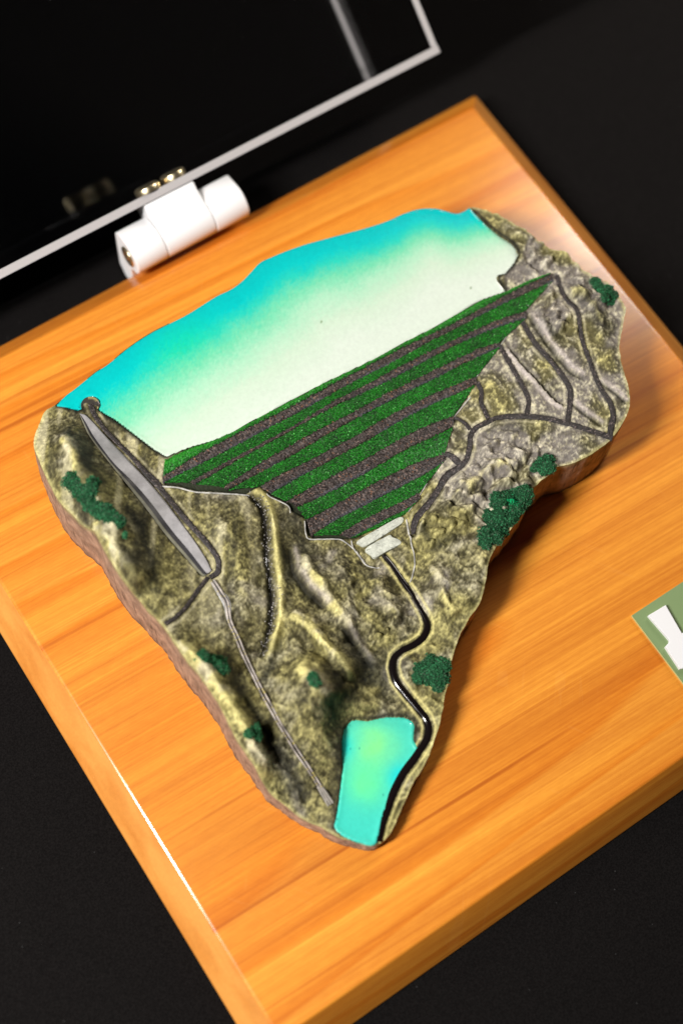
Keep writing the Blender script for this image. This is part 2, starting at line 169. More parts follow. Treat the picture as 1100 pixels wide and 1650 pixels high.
def fill(poly, cell):
    """grid of quads filling a polygon, rim vertices pulled onto its outline"""
    x0, y0 = poly[:, :2].min(0) - cell; x1, y1 = poly[:, :2].max(0) + cell
    nx = int((x1 - x0) / cell) + 2; ny = int((y1 - y0) / cell) + 2
    X, Y = np.meshgrid(x0 + np.arange(nx) * cell, y0 + np.arange(ny) * cell)
    keep = inside(poly, X[:-1, :-1] + cell / 2, Y[:-1, :-1] + cell / 2)
    f = gridfaces(ny, nx)[keep.ravel()]
    cnt = np.zeros(nx * ny, int); np.add.at(cnt, f.ravel(), 1)
    used = cnt > 0; rim = used & (cnt < 4)
    xs, ys = X.ravel().copy(), Y.ravel().copy()
    ri = np.where(rim)[0]; best = np.full(len(ri), 1e9); bx = np.zeros(len(ri)); by = np.zeros(len(ri))
    for i in range(len(poly)):
        a = poly[i, :2]; b = poly[(i + 1) % len(poly), :2]; d = b - a; l2 = d @ d + 1e-12
        t = np.clip(((xs[ri] - a[0]) * d[0] + (ys[ri] - a[1]) * d[1]) / l2, 0, 1)
        px, py = a[0] + t * d[0], a[1] + t * d[1]; e = np.hypot(xs[ri] - px, ys[ri] - py); k = e < best
        best = np.where(k, e, best); bx = np.where(k, px, bx); by = np.where(k, py, by)
    xs[ri] = bx; ys[ri] = by
    idx = -np.ones(nx * ny, int); idx[used] = np.arange(used.sum())
    return xs[used], ys[used], idx[f], rim[used]

# ------------------------------------------------------------------ materials
def new_mat(name):
    m = bpy.data.materials.new(name); m.use_nodes = True
    nt = m.node_tree; b = nt.nodes['Principled BSDF']
    return m, nt, b
def nd(nt, typ, **kw):
    n = nt.nodes.new(typ)
    for k, v in kw.items():
        if k in n.inputs.keys(): n.inputs[k].default_value = v
        else: setattr(n, k, v)
    return n
def simple(name, col, rough=0.5, metal=0.0, coat=0.0, spec=0.5):
    m, nt, b = new_mat(name)
    b.inputs['Base Color'].default_value = (*col, 1); b.inputs['Roughness'].default_value = rough
    b.inputs['Metallic'].default_value = metal; b.inputs['Coat Weight'].default_value = coat
    b.inputs['Specular IOR Level'].default_value = spec
    return m
def painted(name, rough, spec=0.3, grain=0.25, bump=0.3, scale=90, coat=0.0, coat_rough=0.1):
    """vertex paint with a fine procedural grain and relief"""
    m, nt, b = new_mat(name)
    a = nd(nt, 'ShaderNodeVertexColor', layer_name='paint')
    tc = nd(nt, 'ShaderNodeTexCoord')
    n = nd(nt, 'ShaderNodeTexNoise', Scale=scale, Detail=4.0, Roughness=0.65)
    nt.links.new(tc.outputs['Object'], n.inputs['Vector'])
    mr = nd(nt, 'ShaderNodeMapRange'); mr.inputs[1].default_value = 0.3; mr.inputs[2].default_value = 0.7
    mr.inputs[3].default_value = 1 - grain; mr.inputs[4].default_value = 1 + grain
    nt.links.new(n.outputs[0], mr.inputs[0])
    mx = nd(nt, 'ShaderNodeMix', data_type='RGBA', blend_type='MULTIPLY'); mx.inputs[0].default_value = 1
    nt.links.new(a.outputs[0], mx.inputs[6]); nt.links.new(mr.outputs[0], mx.inputs[7])
    nt.links.new(mx.outputs[2], b.inputs['Base Color'])
    if bump:
        bp = nd(nt, 'ShaderNodeBump', Strength=bump, Distance=0.01)
        nt.links.new(n.outputs[0], bp.inputs['Height']); nt.links.new(bp.outputs[0], b.inputs['Normal'])
    b.inputs['Roughness'].default_value = rough; b.inputs['Specular IOR Level'].default_value = spec
    b.inputs['Coat Weight'].default_value = coat; b.inputs['Coat Roughness'].default_value = coat_rough
    return m

def wood_material():
    m, nt, b = new_mat('varnished_wood')
    L = nt.links.new
    tc = nd(nt, 'ShaderNodeTexCoord')
    def math_(op, a, bb=None):
        n = nd(nt, 'ShaderNodeMath', operation=op)
        for i, q in enumerate((a, bb)):
            if q is None: continue
            if isinstance(q, (int, float)): n.inputs[i].default_value = q
            else: L(q, n.inputs[i])
        return n.outputs[0]
    # the boards run along x, very slightly askew; growth rings round an axis far below
    ask = nd(nt, 'ShaderNodeMapping'); ask.inputs['Rotation'].default_value = (0, 0, 0.035); L(tc.outputs['Object'], ask.inputs[0])
    P = ask.outputs[0]
    sep = nd(nt, 'ShaderNodeSeparateXYZ'); L(P, sep.inputs[0])
    def noise(sc, detail, rough=0.6, loc=(0, 0, 0)):
        mp = nd(nt, 'ShaderNodeMapping'); mp.inputs['Scale'].default_value = sc; mp.inputs['Location'].default_value = loc
        L(P, mp.inputs[0])
        n = nd(nt, 'ShaderNodeTexNoise', Scale=1.0, Detail=detail, Roughness=rough); L(mp.outputs[0], n.inputs['Vector'])
        return n.outputs[0]
    def rng_(v, lo, hi, a, c):
        r = nd(nt, 'ShaderNodeMapRange'); r.inputs[1].default_value = lo; r.inputs[2].default_value = hi
        r.inputs[3].default_value = a; r.inputs[4].default_value = c; L(v, r.inputs[0]); return r.outputs[0]
    y = math_('ADD', sep.outputs[1], 0.4); z = math_('ADD', sep.outputs[2], 1.6)
    rad = math_('SQRT', math_('ADD', math_('MULTIPLY', y, y), math_('MULTIPLY', z, z)))
    rad = math_('ADD', rad, math_('MULTIPLY', noise((0.16, 1.1, 1.1), 2), 0.5))
    saw = math_('FRACT', math_('MULTIPLY', rad, 9.0))
    cr = nd(nt, 'ShaderNodeValToRGB'); e = cr.color_ramp
    e.elements[0].position = 0; e.elements[0].color = (0.72, 0.272, 0.030, 1)
    e.elements[1].position = 1; e.elements[1].color = (0.71, 0.265, 0.028, 1)
    x = e.elements.new(0.6); x.color = (0.69, 0.248, 0.024, 1)
    x = e.elements.new(0.92); x.color = (0.64, 0.196, 0.014, 1)
    L(saw, cr.inputs[0])
    s1 = rng_(noise((0.12, 5, 5), 3), 0.3, 0.7, 0.86, 1.10)
    s2 = rng_(noise((0.22, 26, 26), 3), 0.3, 0.7, 0.90, 1.06)
    s3 = rng_(noise((0.8, 95, 95), 3), 0.3, 0.7, 0.88, 1.08)
    s4 = rng_(noise((0.55, 34, 34), 1, .5, (3, 7, 1)), 0.22, 0.33, 0.72, 1.0)
    s5 = rng_(noise((14, 60, 60), 3, .7), 0.3, 0.7, 0.95, 1.05)
    f = math_('MULTIPLY', math_('MULTIPLY', math_('MULTIPLY', s1, s2), math_('MULTIPLY', s3, s4)), s5)
    mx = nd(nt, 'ShaderNodeMix', data_type='RGBA', blend_type='MULTIPLY'); mx.inputs[0].default_value = 1
    g = nd(nt, 'ShaderNodeGamma'); g.inputs[1].default_value = 1.0
    # darker streaks also turn redder
    comb = nd(nt, 'ShaderNodeCombineColor'); L(f, comb.inputs[0]); L(math_('POWER', f, 1.7), comb.inputs[1]); L(math_('POWER', f, 2.2), comb.inputs[2])
    L(cr.outputs[0], mx.inputs[6]); L(comb.outputs[0], mx.inputs[7])
    base = mx.outputs[2]
    # hairline scratches in the varnish
    for ang, seed, den in ((0.95, 0.0, 0.010), (2.2, 3.3, 0.008), (1.5, 7.1, 0.007)):
        mp = nd(nt, 'ShaderNodeMapping'); mp.inputs['Rotation'].default_value = (0, 0, ang); mp.inputs['Location'].default_value = (seed, seed * 2, 0)
        L(tc.outputs['Object'], mp.inputs[0])
        mp2 = nd(nt, 'ShaderNodeMapping'); mp2.inputs['Scale'].default_value = (0.5, 30, 0); L(mp.outputs[0], mp2.inputs[0])
        v = nd(nt, 'ShaderNodeTexNoise', Scale=1.0, Detail=0.0); L(mp2.outputs[0], v.inputs['Vector'])
        d = math_('ABSOLUTE', math_('SUBTRACT', v.outputs[0], 0.5))
        k = math_('LESS_THAN', d, den)
        gg = nd(nt, 'ShaderNodeTexNoise', Scale=2.3, Detail=1.0); L(mp.outputs[0], gg.inputs['Vector'])
        k = math_('MULTIPLY', k, math_('MULTIPLY', math_('GREATER_THAN', gg.outputs[0], 0.62), 0.035))
        m2 = nd(nt, 'ShaderNodeMix', data_type='RGBA'); L(k, m2.inputs[0]); L(base, m2.inputs[6])
        m2.inputs[7].default_value = (0.95, 0.55, 0.18, 1); base = m2.outputs[2]
    L(base, b.inputs['Base Color'])
    bp = nd(nt, 'ShaderNodeBump', Strength=0.10, Distance=0.004)
    L(s3, bp.inputs['Height']); L(bp.outputs[0], b.inputs['Normal'])
    b.inputs['Roughness'].default_value = 0.6; b.inputs['Specular IOR Level'].default_value = 0.15
    b.inputs['Coat Weight'].default_value = 1.0; b.inputs['Coat Roughness'].default_value = 0.17; b.inputs['Coat IOR'].default_value = 1.6
    return m
def endgrain_material():
    m, nt, b = new_mat('end_grain')
    L = nt.links.new
    tc = nd(nt, 'ShaderNodeTexCoord'); mp = nd(nt, 'ShaderNodeMapping'); mp.inputs['Scale'].default_value = (3, 1.6, 9); mp.inputs['Rotation'].default_value = (0.5, 0, 0)
    L(tc.outputs['Object'], mp.inputs[0])
    n = nd(nt, 'ShaderNodeTexNoise', Scale=1.6, Detail=4.0, Distortion=0.6); L(mp.outputs[0], n.inputs['Vector'])
    f = nd(nt, 'ShaderNodeTexNoise', Scale=70.0, Detail=2.0); L(tc.outputs['Object'], f.inputs['Vector'])
    cr = nd(nt, 'ShaderNodeValToRGB'); e = cr.color_ramp.elements
    e[0].position = .35; e[0].color = (.50, .175, .024, 1); e[1].position = .62; e[1].color = (.62, .26, .05, 1)
    L(n.outputs[0], cr.inputs[0])
    r = nd(nt, 'ShaderNodeMapRange'); r.inputs[3].default_value = .88; r.inputs[4].default_value = 1.1; L(f.outputs[0], r.inputs[0])
    mx = nd(nt, 'ShaderNodeMix', data_type='RGBA', blend_type='MULTIPLY'); mx.inputs[0].default_value = 1
    L(cr.outputs[0], mx.inputs[6]); L(r.outputs[0], mx.inputs[7]); L(mx.outputs[2], b.inputs['Base Color'])
    b.inputs['Roughness'].default_value = 0.55; b.inputs['Specular IOR Level'].default_value = 0.2
    b.inputs['Coat Weight'].default_value = 1.0; b.inputs['Coat Roughness'].default_value = 0.3
    return m
def cloth_material():
    m, nt, b = new_mat('black_cloth')
    L = nt.links.new
    tc = nd(nt, 'ShaderNodeTexCoord')
    v = nd(nt, 'ShaderNodeTexVoronoi', Scale=22.0); v.inputs['Randomness'].default_value = 1
    L(tc.outputs['Object'], v.inputs['Vector'])
    c = nd(nt, 'ShaderNodeMath', operation='LESS_THAN'); c.inputs[1].default_value = 0.06; L(v.outputs['Distance'], c.inputs[0])
    sx = nd(nt, 'ShaderNodeSeparateColor'); L(v.outputs['Color'], sx.inputs[0])
    t = nd(nt, 'ShaderNodeMath', operation='GREATER_THAN'); t.inputs[1].default_value = 0.72; L(sx.outputs[0], t.inputs[0])
    mu = nd(nt, 'ShaderNodeMath', operation='MULTIPLY'); L(c.outputs[0], mu.inputs[0]); L(t.outputs[0], mu.inputs[1])
    n = nd(nt, 'ShaderNodeTexNoise', Scale=150.0, Detail=3.0); L(tc.outputs['Object'], n.inputs['Vector'])
    cr = nd(nt, 'ShaderNodeValToRGB'); cr.color_ramp.elements[0].position = 0.35; cr.color_ramp.elements[1].position = 0.75
    cr.color_ramp.elements[0].color = (0.0035, 0.003, 0.003, 1); cr.color_ramp.elements[1].color = (0.009, 0.008, 0.0078, 1)
    L(n.outputs[0], cr.inputs[0])
    mx = nd(nt, 'ShaderNodeMix', data_type='RGBA'); L(mu.outputs[0], mx.inputs[0]); L(cr.outputs[0], mx.inputs[6]); mx.inputs[7].default_value = (0.03, 0.03, 0.03, 1)
    L(mx.outputs[2], b.inputs['Base Color'])
    b.inputs['Roughness'].default_value = 0.9; b.inputs['Specular IOR Level'].default_value = 0.05
    return m
def acrylic_material():
    m, nt, b = new_mat('clear_acrylic')
    b.inputs['Base Color'].default_value = (1, 1, 1, 1); b.inputs['Roughness'].default_value = 0.02
    b.inputs['Transmission Weight'].default_value = 1; b.inputs['IOR'].default_value = 1.49
    return m

WOOD = wood_material(); CLOTH = cloth_material(); ACRYL = acrylic_material()
TERR = painted('painted_terrain', 0.7, 0.2, 0.28, 0.5, 70)
GRAN = painted('glued_gravel', 0.55, 0.45, 0.3, 0.35, 160)
TURF = painted('green_flock', 0.5, 0.4, 0.3, 0.3, 160)
BUSHM = painted('foam_foliage', 0.85, 0.15, 0.3, 0.3, 160)
RESIN = painted('tinted_resin', 0.3, 0.4, 0.05, 0.02, 60, 1.0, 0.03)
FOAM = painted('cut_foam', 0.8, 0.2, 0.25, 0.8, 30)
GREYP = painted('grey_paint', 0.45, 0.4, 0.12, 0.1, 60)
BLACKR = simple('black_resin', (0.006, 0.004, 0.004), 0.12, 0, 0.0, 0.6)
WETB = simple('wet_bed', (0.008, 0.007, 0.005), 0.25)
CONC = painted('white_putty', 0.7, 0.3, 0.2, 0.4, 90)
WIRE = painted('bare_wire', 0.42, 0.5, 0.3, 0.2, 60)
PLAST = simple('white_plastic', (0.86, 0.86, 0.87), 0.35, 0, 0.0, 0.45)
RIMM = simple('frosted_edge', (0.46, 0.44, 0.44), 0.35)
BRASS = simple('nickel_screw', (0.85, 0.72, 0.46), 0.3, 1.0)
DARKM = simple('screw_slot', (0.03, 0.025, 0.02), 0.5, 0.6)
SAGE = simple('sage_plate', (0.19, 0.27, 0.12), 0.42, 0, 0.2)
SAGEE = simple('plate_edge', (0.45, 0.48, 0.2), 0.5)
LETM = simple('white_letter', (0.74, 0.74, 0.75), 0.4)

# ------------------------------------------------------------------ the setting: black cloth
prof = [(-900, -20.2), (300, -20.2), (318, -20.6), (330, -23), (338, -30), (343, -45), (348, -90), (356, -118), (380, -128), (430, -130), (1500, -130)]
prof = np.array(prof); xs = np.linspace(-1100, 1400, 26)
V = np.array([[x, p[0], p[1]] for p in prof for x in xs])
tag(mesh_obj('black_tabletop', V, gridfaces(len(prof), len(xs)), CLOTH), kind='structure')

# ------------------------------------------------------------------ wooden base board
def board():
    c, t, W, H = 10.565, 9.54, 300.0, 297.65
    bm = bmesh.new()
    pts = dict(a=(0, 0, 0), b=(W, 0, 0), c=(W, H, 0), d=(0, H, 0),
               la=(-c, -c / 2, -t), lb=(W + c, -c / 2, -t), lc=(W + c, H + c, -t), ld=(-c, H + c, -t),
               fa=(-c, -c, -2 * t), fb=(W + c, -c, -2 * t), ga=(-c, -c, -20), gb=(W + c, -c, -20), gc=(W + c, H + c, -20), gd=(-c, H + c, -20))
    v = {k: bm.verts.new(wp(*p)) for k, p in pts.items()}
    r2 = [v[k] for k in 'abcd']; r0 = [v[k] for k in ('ga', 'gb', 'gc', 'gd')]
    for f in ('a b c d', 'la fa fb lb b a', 'fa ga gb fb', 'b lb lc c', 'lb fb gb gc lc', 'c lc ld d', 'lc gc gd ld', 'd ld la a', 'ld gd ga fa la', 'ga gd gc gb'):
        bm.faces.new([v[k] for k in f.split()])
    bm.edges.ensure_lookup_table()
    top = [e for e in bm.edges if all(v in r2 for v in e.verts)]
    rest = [e for e in bm.edges if e not in top and not all(v in r0 for v in e.verts)]
    bmesh.ops.bevel(bm, geom=top + rest, offset=2.0 * S, segments=6, profile=0.5, affect='EDGES', clamp_overlap=True)
    o = bm_obj('wooden_base', bm, WOOD, None, True)
    o.data.materials.append(endgrain_material())
    for f in o.data.polygons:
        if abs(f.normal.x) > .6: f.material_index = 1
    return tag(o, 'square orange-brown varnished wooden board carrying the green striped mine model', 'wooden board')
board()

# ------------------------------------------------------------------ diorama relief
CT = D['ctrl']
def solve_rbf():
    P = CT; n = len(P); d2 = ((P[:, None, :2] - P[None, :, :2]) ** 2).sum(-1)
    A = np.zeros((n + 3, n + 3)); A[:n, :n] = np.sqrt(d2 + 9) - 1.5 * np.eye(n)
    A[:n, n:] = np.c_[np.ones(n), P[:, :2] / 100]; A[n:, :n] = A[:n, n:].T
    return np.linalg.solve(A, np.r_[P[:, 2], 0, 0, 0])
RW = solve_rbf()
def Hb(x, y):
    x = np.atleast_1d(np.asarray(x, float)); y = np.atleast_1d(np.asarray(y, float)); r = np.zeros(x.shape)
    for (px, py, _), w in zip(CT, RW[:-3]): r += w * np.sqrt((x - px) ** 2 + (y - py) ** 2 + 9)
    return r + RW[-3] + RW[-2] * x / 100 + RW[-1] * y / 100
OUT = dense(D['outline'], 1100, True)
nrm = np.roll(OUT, -1, 0) - np.roll(OUT, 1, 0); nrm = np.stack([nrm[:, 1], -nrm[:, 0]], 1); nrm /= np.linalg.norm(nrm, axis=1)[:, None]
area2 = np.sum(OUT[:, 0] * np.roll(OUT[:, 1], -1) - np.roll(OUT[:, 0], -1) * OUT[:, 1])
if area2 < 0: nrm = -nrm                     # outward
LAKE = D['lake']; POND = D['pond']; PAD = D['padpoly']
ZL, ZP = 26.2, 8.2
inL = inside(LAKE, OUT[:, 0] - nrm[:, 0] * .8, OUT[:, 1] - nrm[:, 1] * .8) | inside(POND, OUT[:, 0] - nrm[:, 0] * .8, OUT[:, 1] - nrm[:, 1] * .8)
OUT = OUT + nrm * np.where(inL, 0, pn(np.arange(1100) / 5.0, np.zeros(1100), 2) * .22)[:, None]
LEDGES = [(np.array(a),b,c) for a,b,c in [[[[242.7,186.1],[240.9,174.6],[239.3,161.8],[239.8,151.9],[242.8,144.4]],1.6,5],[[[226.0,178.3],[224.9,165.1],[225.7,153.3],[226.8,144.3],[228.3,139.1]],-1.2,4],[[[231.5,140.8],[233.5,132.1],[236.1,124.0]],0.9,3],[[[246.8,142.3],[249.7,134.0],[250.7,126.8]],0.8,3]]]
WASH_SHADE = [(np.array(a),b,c) for a,b,c in [[[[56.5,126.0],[54.2,116.1],[53.7,105.6],[54.5,91.0],[53.9,79.5],[53.3,70.6]],3.2,0.75],[[[101.5,109.2],[102.1,103.4],[102.6,97.4],[96.7,93.3],[88.0,89.3]],4.0,0.7],[[[87.5,97.8],[85.6,91.2],[79.3,87.1]],4.0,0.6],[[[112.5,166.8],[109.7,157.9],[105.3,147.6]],4,0.6],[[[54.3,193.7],[54.7,184.6],[50.9,170.5],[46.4,162.3]],2.2,0.75],[[[52.0,238.4],[50.8,221.5],[50.3,208.5]],3,0.6],[[[79.5,82.7],[71.3,71.4],[61.2,58.6]],2.2,0.6],[[[98.0,158.1],[96.3,141.8],[97.5,130.2]],2.0,0.6],[[[75.7,121.2],[69.3,115.1],[64.4,112.3]],1.8,0.7],[[[152.1,120.6],[156.3,120.4],[160.3,119.9]],2.2,0.6],[[[151.9,131.0],[150.8,125.0]],1.5,0.6],[[[265.9,176.5],[264.7,166.4],[264.5,159.6]],4,0.5],[[[243.5,177.1],[243.7,171.2],[245.0,166.5]],2,0.6],[[[197.8,149.4],[203.7,144.9],[208.7,141.2]],2.5,0.35]]]       # dark gully paint, plus shade painted along the ridges' shadow sides
RIDGES = [(np.array(a),b,c,d) for a,b,c,d in [[[[40.4,145.9],[44.2,135.3],[46.5,123.5],[47.2,112.8],[47.2,99.7],[47.1,88.3],[47.2,78.7]],5.5,5,3.6],[[[39.0,199.2],[40.0,188.9],[40.9,178.2],[41.6,169.6],[41.4,162.8]],4.5,4,2.2],[[[50.0,239.9],[46.6,223.8],[44.8,208.0],[44.7,194.2],[44.6,179.8]],3.5,5,3.2],[[[103.7,172.5],[101.4,163.0],[96.0,151.0],[90.7,139.4],[82.8,128.6],[72.2,119.6],[66.3,115.7]],2.6,2.2,2.4],[[[104.8,149.5],[103.4,137.8],[103.8,127.6],[104.6,116.3],[105.8,106.7]],4.0,2.6,5],[[[84.6,131.8],[88.9,121.5],[91.7,110.3],[93.3,100.8],[94.6,92.8]],4.2,5,2.6],[[[75.3,109.6],[77.4,102.3],[78.9,95.9],[79.1,89.2]],5.5,7,5],[[[83.9,177.1],[82.9,165.4],[79.6,154.2],[75.6,144.8],[70.9,134.7]],2.4,6,5],[[[145.8,117.8],[143.8,108.0],[141.3,99.2],[141.2,91.7]],2.8,4,3],[[[172.0,109.9],[162.6,104.8],[153.9,98.9],[144.2,94.0]],2.0,3.5,3.5],[[[123.8,125.0],[123.2,117.5],[122.6,109.0],[120.9,102.8]],2.2,4,3],[[[121.4,96.9],[116.6,91.1],[113.0,84.6],[113.0,77.2]],1.6,3,3],[[[260.5,184.4],[264.7,179.3],[265.4,169.5],[262.6,157.2]],2.6,4,3],[[[199.5,130.8],[189.2,133.3],[181.1,134.5],[171.7,131.8]],2.5,4,4],[[[52.0,110.3],[53.5,103.1],[53.2,91.7],[53.0,81.3]],-3.0,2.5,2.5]]]       # crest line, height, breadth on its left and right
LUMPS = [[152.2,133.0,2.29,2.6],[156.5,130.9,2.29,2.8],[155.2,124.8,2.55,3.0],[150.5,123.0,2.04,2.4],[173.6,136.6,2.29,2.4],[170.3,134.4,2.04,2.2],[172.5,130.0,2.55,2.6],[172.0,125.1,2.29,2.4],[176.3,127.0,2.55,2.6],[176.4,139.6,1.79,2.0],[164.7,132.3,2.29,2.4],[162.2,125.6,2.29,2.6],[165.8,123.5,2.29,2.0],[112.4,103.6,1.53,2.4],[116.0,103.6,1.27,2.0],[109.0,102.8,1.27,1.6],[246.7,181.4,2.29,2.0],[249.7,175.8,2.29,2.4],[249.1,170.0,2.55,2.2],[243.6,173.1,1.79,1.6],[252.1,165.2,2.04,1.8],[210.0,136.7,2.55,1.4],[203.2,140.0,2.81,1.6],[195.6,142.2,2.55,1.6],[196.1,136.6,2.29,1.4],[167.8,138.8,2.04,2.2],[145.9,130.5,1.79,1.8],[153.4,119.5,1.79,1.8],[157.7,119.9,1.79,1.8]]
def relief(x, y, paint=False):
    h = Hb(x, y)
    dl, _, _ = pdist(LAKE, x, y, True); il = inside(LAKE, x, y)
    dp, _, _ = pdist(POND, x, y, True); ip = inside(POND, x, y)
    dd, _, _ = pdist(PAD, x, y, True); idd = inside(PAD, x, y)
    droad = np.full(x.shape, 1e9)
    for r in D['roads']:
        d, _, t = pdist(r, x, y); w = np.interp(t, np.linspace(0, 1, len(r)), r[:, 2]) / 2
        droad = np.minimum(droad, d - w)
    dch, _, tch = pdist(D['chan'], x, y); dch = dch - np.interp(tch, np.linspace(0, 1, len(D['chan'])), D['chan'][:, 2]) / 2
    dwall = np.minimum(pdist(D['wall'][0], x, y)[0], pdist(D['wall'][2], x, y)[0])
    iw = inside(np.vstack([D['wall'][0], D['wall'][2][::-1]]), x, y)
    flat = np.minimum.reduce([np.where(idd, 0, dd), np.where(ip, 0, dp), np.where(il, 0, dl), np.maximum(droad, 0) + .3, np.maximum(dch, 0), np.where(iw, 0, dwall)])
    m = 0.12 + 0.88 * sstep(0.3, 5.5, flat)
    # rocky ground between the terraces and the right-hand edge; smooth mounds lower down
    gx, gy = 190.0, 120.0
    rock = np.exp(-(((x - 186) / 22) ** 2 + ((y - 128) / 26) ** 2)) + 0.75 * np.exp(-(((x - 258) / 22) ** 2 + ((y - 190) / 34) ** 2)) + 0.5 * np.exp(-(((x - 120) / 22) ** 2 + ((y - 118) / 18) ** 2))
    warp = fbm(x, y, 16, 31, 2) * 6
    low = sstep(150, 110, y) * sstep(185, 160, x)          # gullied hills of the lower valley
    ridg = .5 - np.abs(fbm(x + warp, y - warp, 13, 7, 3)) * 2.0
    lump = fbm(x + warp * .5, y, 6.5, 13, 3)
    big = fbm(x, y, 20, 3, 2)
    billow = np.abs(fbm(x + warp * .7, y - warp * .4, 9.0, 37, 2)) * 1.3
    gul = .4 - np.abs(fbm((x * .8 + y * .6) + warp * .6, (y * .8 - x * .6) * .45, 8.5, 67, 3)) * 1.6
    det = 2.2 * big + (.5 + 1.9 * rock) * ridg + (.5 + 1.4 * rock) * lump + rock * 9.0 * (billow - .28) + low * 2.4 * gul
    fine = fbm(x + warp * .3, y, 2.8, 19, 3) * .40 + fbm(x, y, 1.15, 23, 2) * .34 + (.4 - np.abs(fbm(x + warp, y, 4.5, 29, 2)) * 1.4) * .32
    h = h + m * det + (.25 + .75 * m) * fine * (.8 + .4 * rock)
    crest = np.zeros(x.shape)
    for path, hh, wl_, wr_ in RIDGES:
        d, s, tq = pdist(path, x, y); k = sstep(0, .15, tq) * (1 - sstep(.85, 1, tq)) * (1 + .35 * fbm(x, y, 9, 101, 2))
        d = d + fbm(x, y, 7, 103, 2) * .9
        g = np.where(s > 0, np.exp(-np.abs(d / wl_) ** 1.6), np.exp(-np.abs(d / wr_) ** 1.6)) * k * sstep(.3, 2.5, flat)
        h = h + 1.35 * hh * g; crest = np.maximum(crest, g * min(1, abs(hh) / 3.5) * (hh > 0))
    for cx, cy, rr, hh in LUMPS:
        d = np.hypot(x - cx, y - cy) / rr * (1 + .35 * fbm(x, y, 3.5, 107, 2)); g = np.clip(1 - d ** 2, 0, 1) ** .7 * sstep(.2, 1.2, flat)
        h = h + hh * g; crest = np.maximum(crest, g * .6)
    for path, hh, ww in LEDGES:                      # scraped benches and cliff steps
        d, s, t = pdist(path, x, y); k = sstep(0, .12, t) * (1 - sstep(.88, 1, t))
        h = h + np.where(s > 0, hh * np.exp(-d / ww), 0) * k - np.where(s <= 0, .5 * hh * np.exp(-d / (ww * .4)), 0) * k
    ds, ss, ts = pdist(D['stream'], x, y); bed = sstep(0, .06, ts) * (1 - sstep(.85, 1, ts))
    h = h - 2.2 * np.exp(-(ds / 1.3) ** 2) * bed + 2.0 * np.exp(-((ds - 3.2) / 1.4) ** 2) * bed * (ss > 0)
    dr, sr, tr = pdist(D['ravine'], x, y); bed2 = sstep(0, .25, tr) * (1 - sstep(.85, 1, tr))
    bed2 = bed2 * sstep(-.35, .15, fbm(x, y, 13, 97, 2)); h = h - 1.3 * np.exp(-(dr / 1.2) ** 2) * bed2 + 1.3 * np.exp(-((dr - 2.6) / 1.5) ** 2) * bed2 * (sr > 0)
    h = np.where(il, np.minimum(h, ZL - 1.6), h); h = np.where(ip, ZP - 1.6, h)
    sh = np.exp(-dl / 2.2); h = np.where(il, h, h * (1 - sh) + np.maximum(h, ZL + .5) * sh)
    sh = np.exp(-dp / 2.0); h = np.where(ip, h, h * (1 - sh) + np.maximum(h, ZP + .5) * sh)
    h = np.where(idd, h - 1.2 * sstep(0, 1.5, dd), h)
    h = h - 0.9 * (1 - sstep(-1.2, .2, dch))
    h = np.where(iw, h - 3.5 * sstep(0, .8, dwall), h)
    if not paint: return h
    # ---- hand-painted colours: washes, dry-brushed tops, flocked patches, worn grey rock
    n1 = fbm(x, y, 32, 41, 2); n2 = fbm(x + warp, y, 8, 43, 3); n3 = fbm(x, y, 2.4, 47, 3); n4 = fbm(x + warp, y - warp, 17, 53, 3); n5 = fbm(x, y, 1.1, 59, 2)
    spk = rng.normal(0, 1, x.shape)
    dark = np.array([.030, .028, .017]); yel = np.array([.55, .495, .20]); grey = np.array([.40, .355, .33]); pale = np.array([.50, .46, .30])
    def mix(c, k, col): k = np.clip(k, 0, 1)[:, None]; return c * (1 - k) + np.asarray(col).reshape(-1, 3) * k
    rt = sstep(165, 215, x + 0.12 * y)                 # drier, greyer ground to the right
    c = mix(np.repeat([[.088, .076, .031]], len(x), 0), rt * .8, np.array([.115, .102, .063]))
    c = mix(c, sstep(.05, .5, n1 + .3 * n2) * .35 * (1 - rt * .6), dark * 1.6)
    c = mix(c, sstep(.0, .4, n4 + .35 * rt + .35 * rock - .22) * .75, grey * .55)
    c = mix(c, sstep(.05, .4, -n4 + .2 * n2) * .5, np.array([.20, .175, .055]))
    # dry-brushed pigment catches on the raised grain
    rel = (fine * 1.25 + (.15 + .3 * rock) * lump + .8 * rock * (billow - .28) + .5 * low * gul) + .12 * n3 + .13 * n5 + .04 * spk
    hi = sstep(-.35 + .25 * rt, .85 - .2 * rt, rel)
    hic = mix(np.repeat(yel[None] * .95, len(x), 0), sstep(-.25, .35, n4 + .4 * rt + .2 * rock + .3 * n2 - .1), np.array([.50, .465, .32])); hic = mix(hic, rock * sstep(0., .3, n4 + .2) * .6, grey * 1.25)
    k = (hi * (.70 + .16 * rt))[:, None]; c = c * (1 - k) + hic * k
    c = mix(c, sstep(.45, .95, crest + .35 * rel) * .6, mix(np.repeat(yel[None] * 1.05, len(x), 0), sstep(-.1, .3, n2 + n4), pale * 1.05))
    c = mix(c, sstep(.15, .6, n3 * .35 + n5 * .8) * .22, yel)
    c = mix(c, sstep(.15, .6, -n3 * .35 - n5 * .8) * .25, dark * 1.5)
    # streaks running down the big left-hand hill
    lh = sstep(112, 92, x) * sstep(120, 170, y)
    st = fbm((x * .53 + y * .85) / 9.0, (x * .85 - y * .53), 7.0, 61, 2)
    c = mix(c, lh * sstep(.02, .35, st) * .6, dark * 1.7)
    c = mix(c, lh * sstep(.08, .4, -st) * .5, pale * .95)
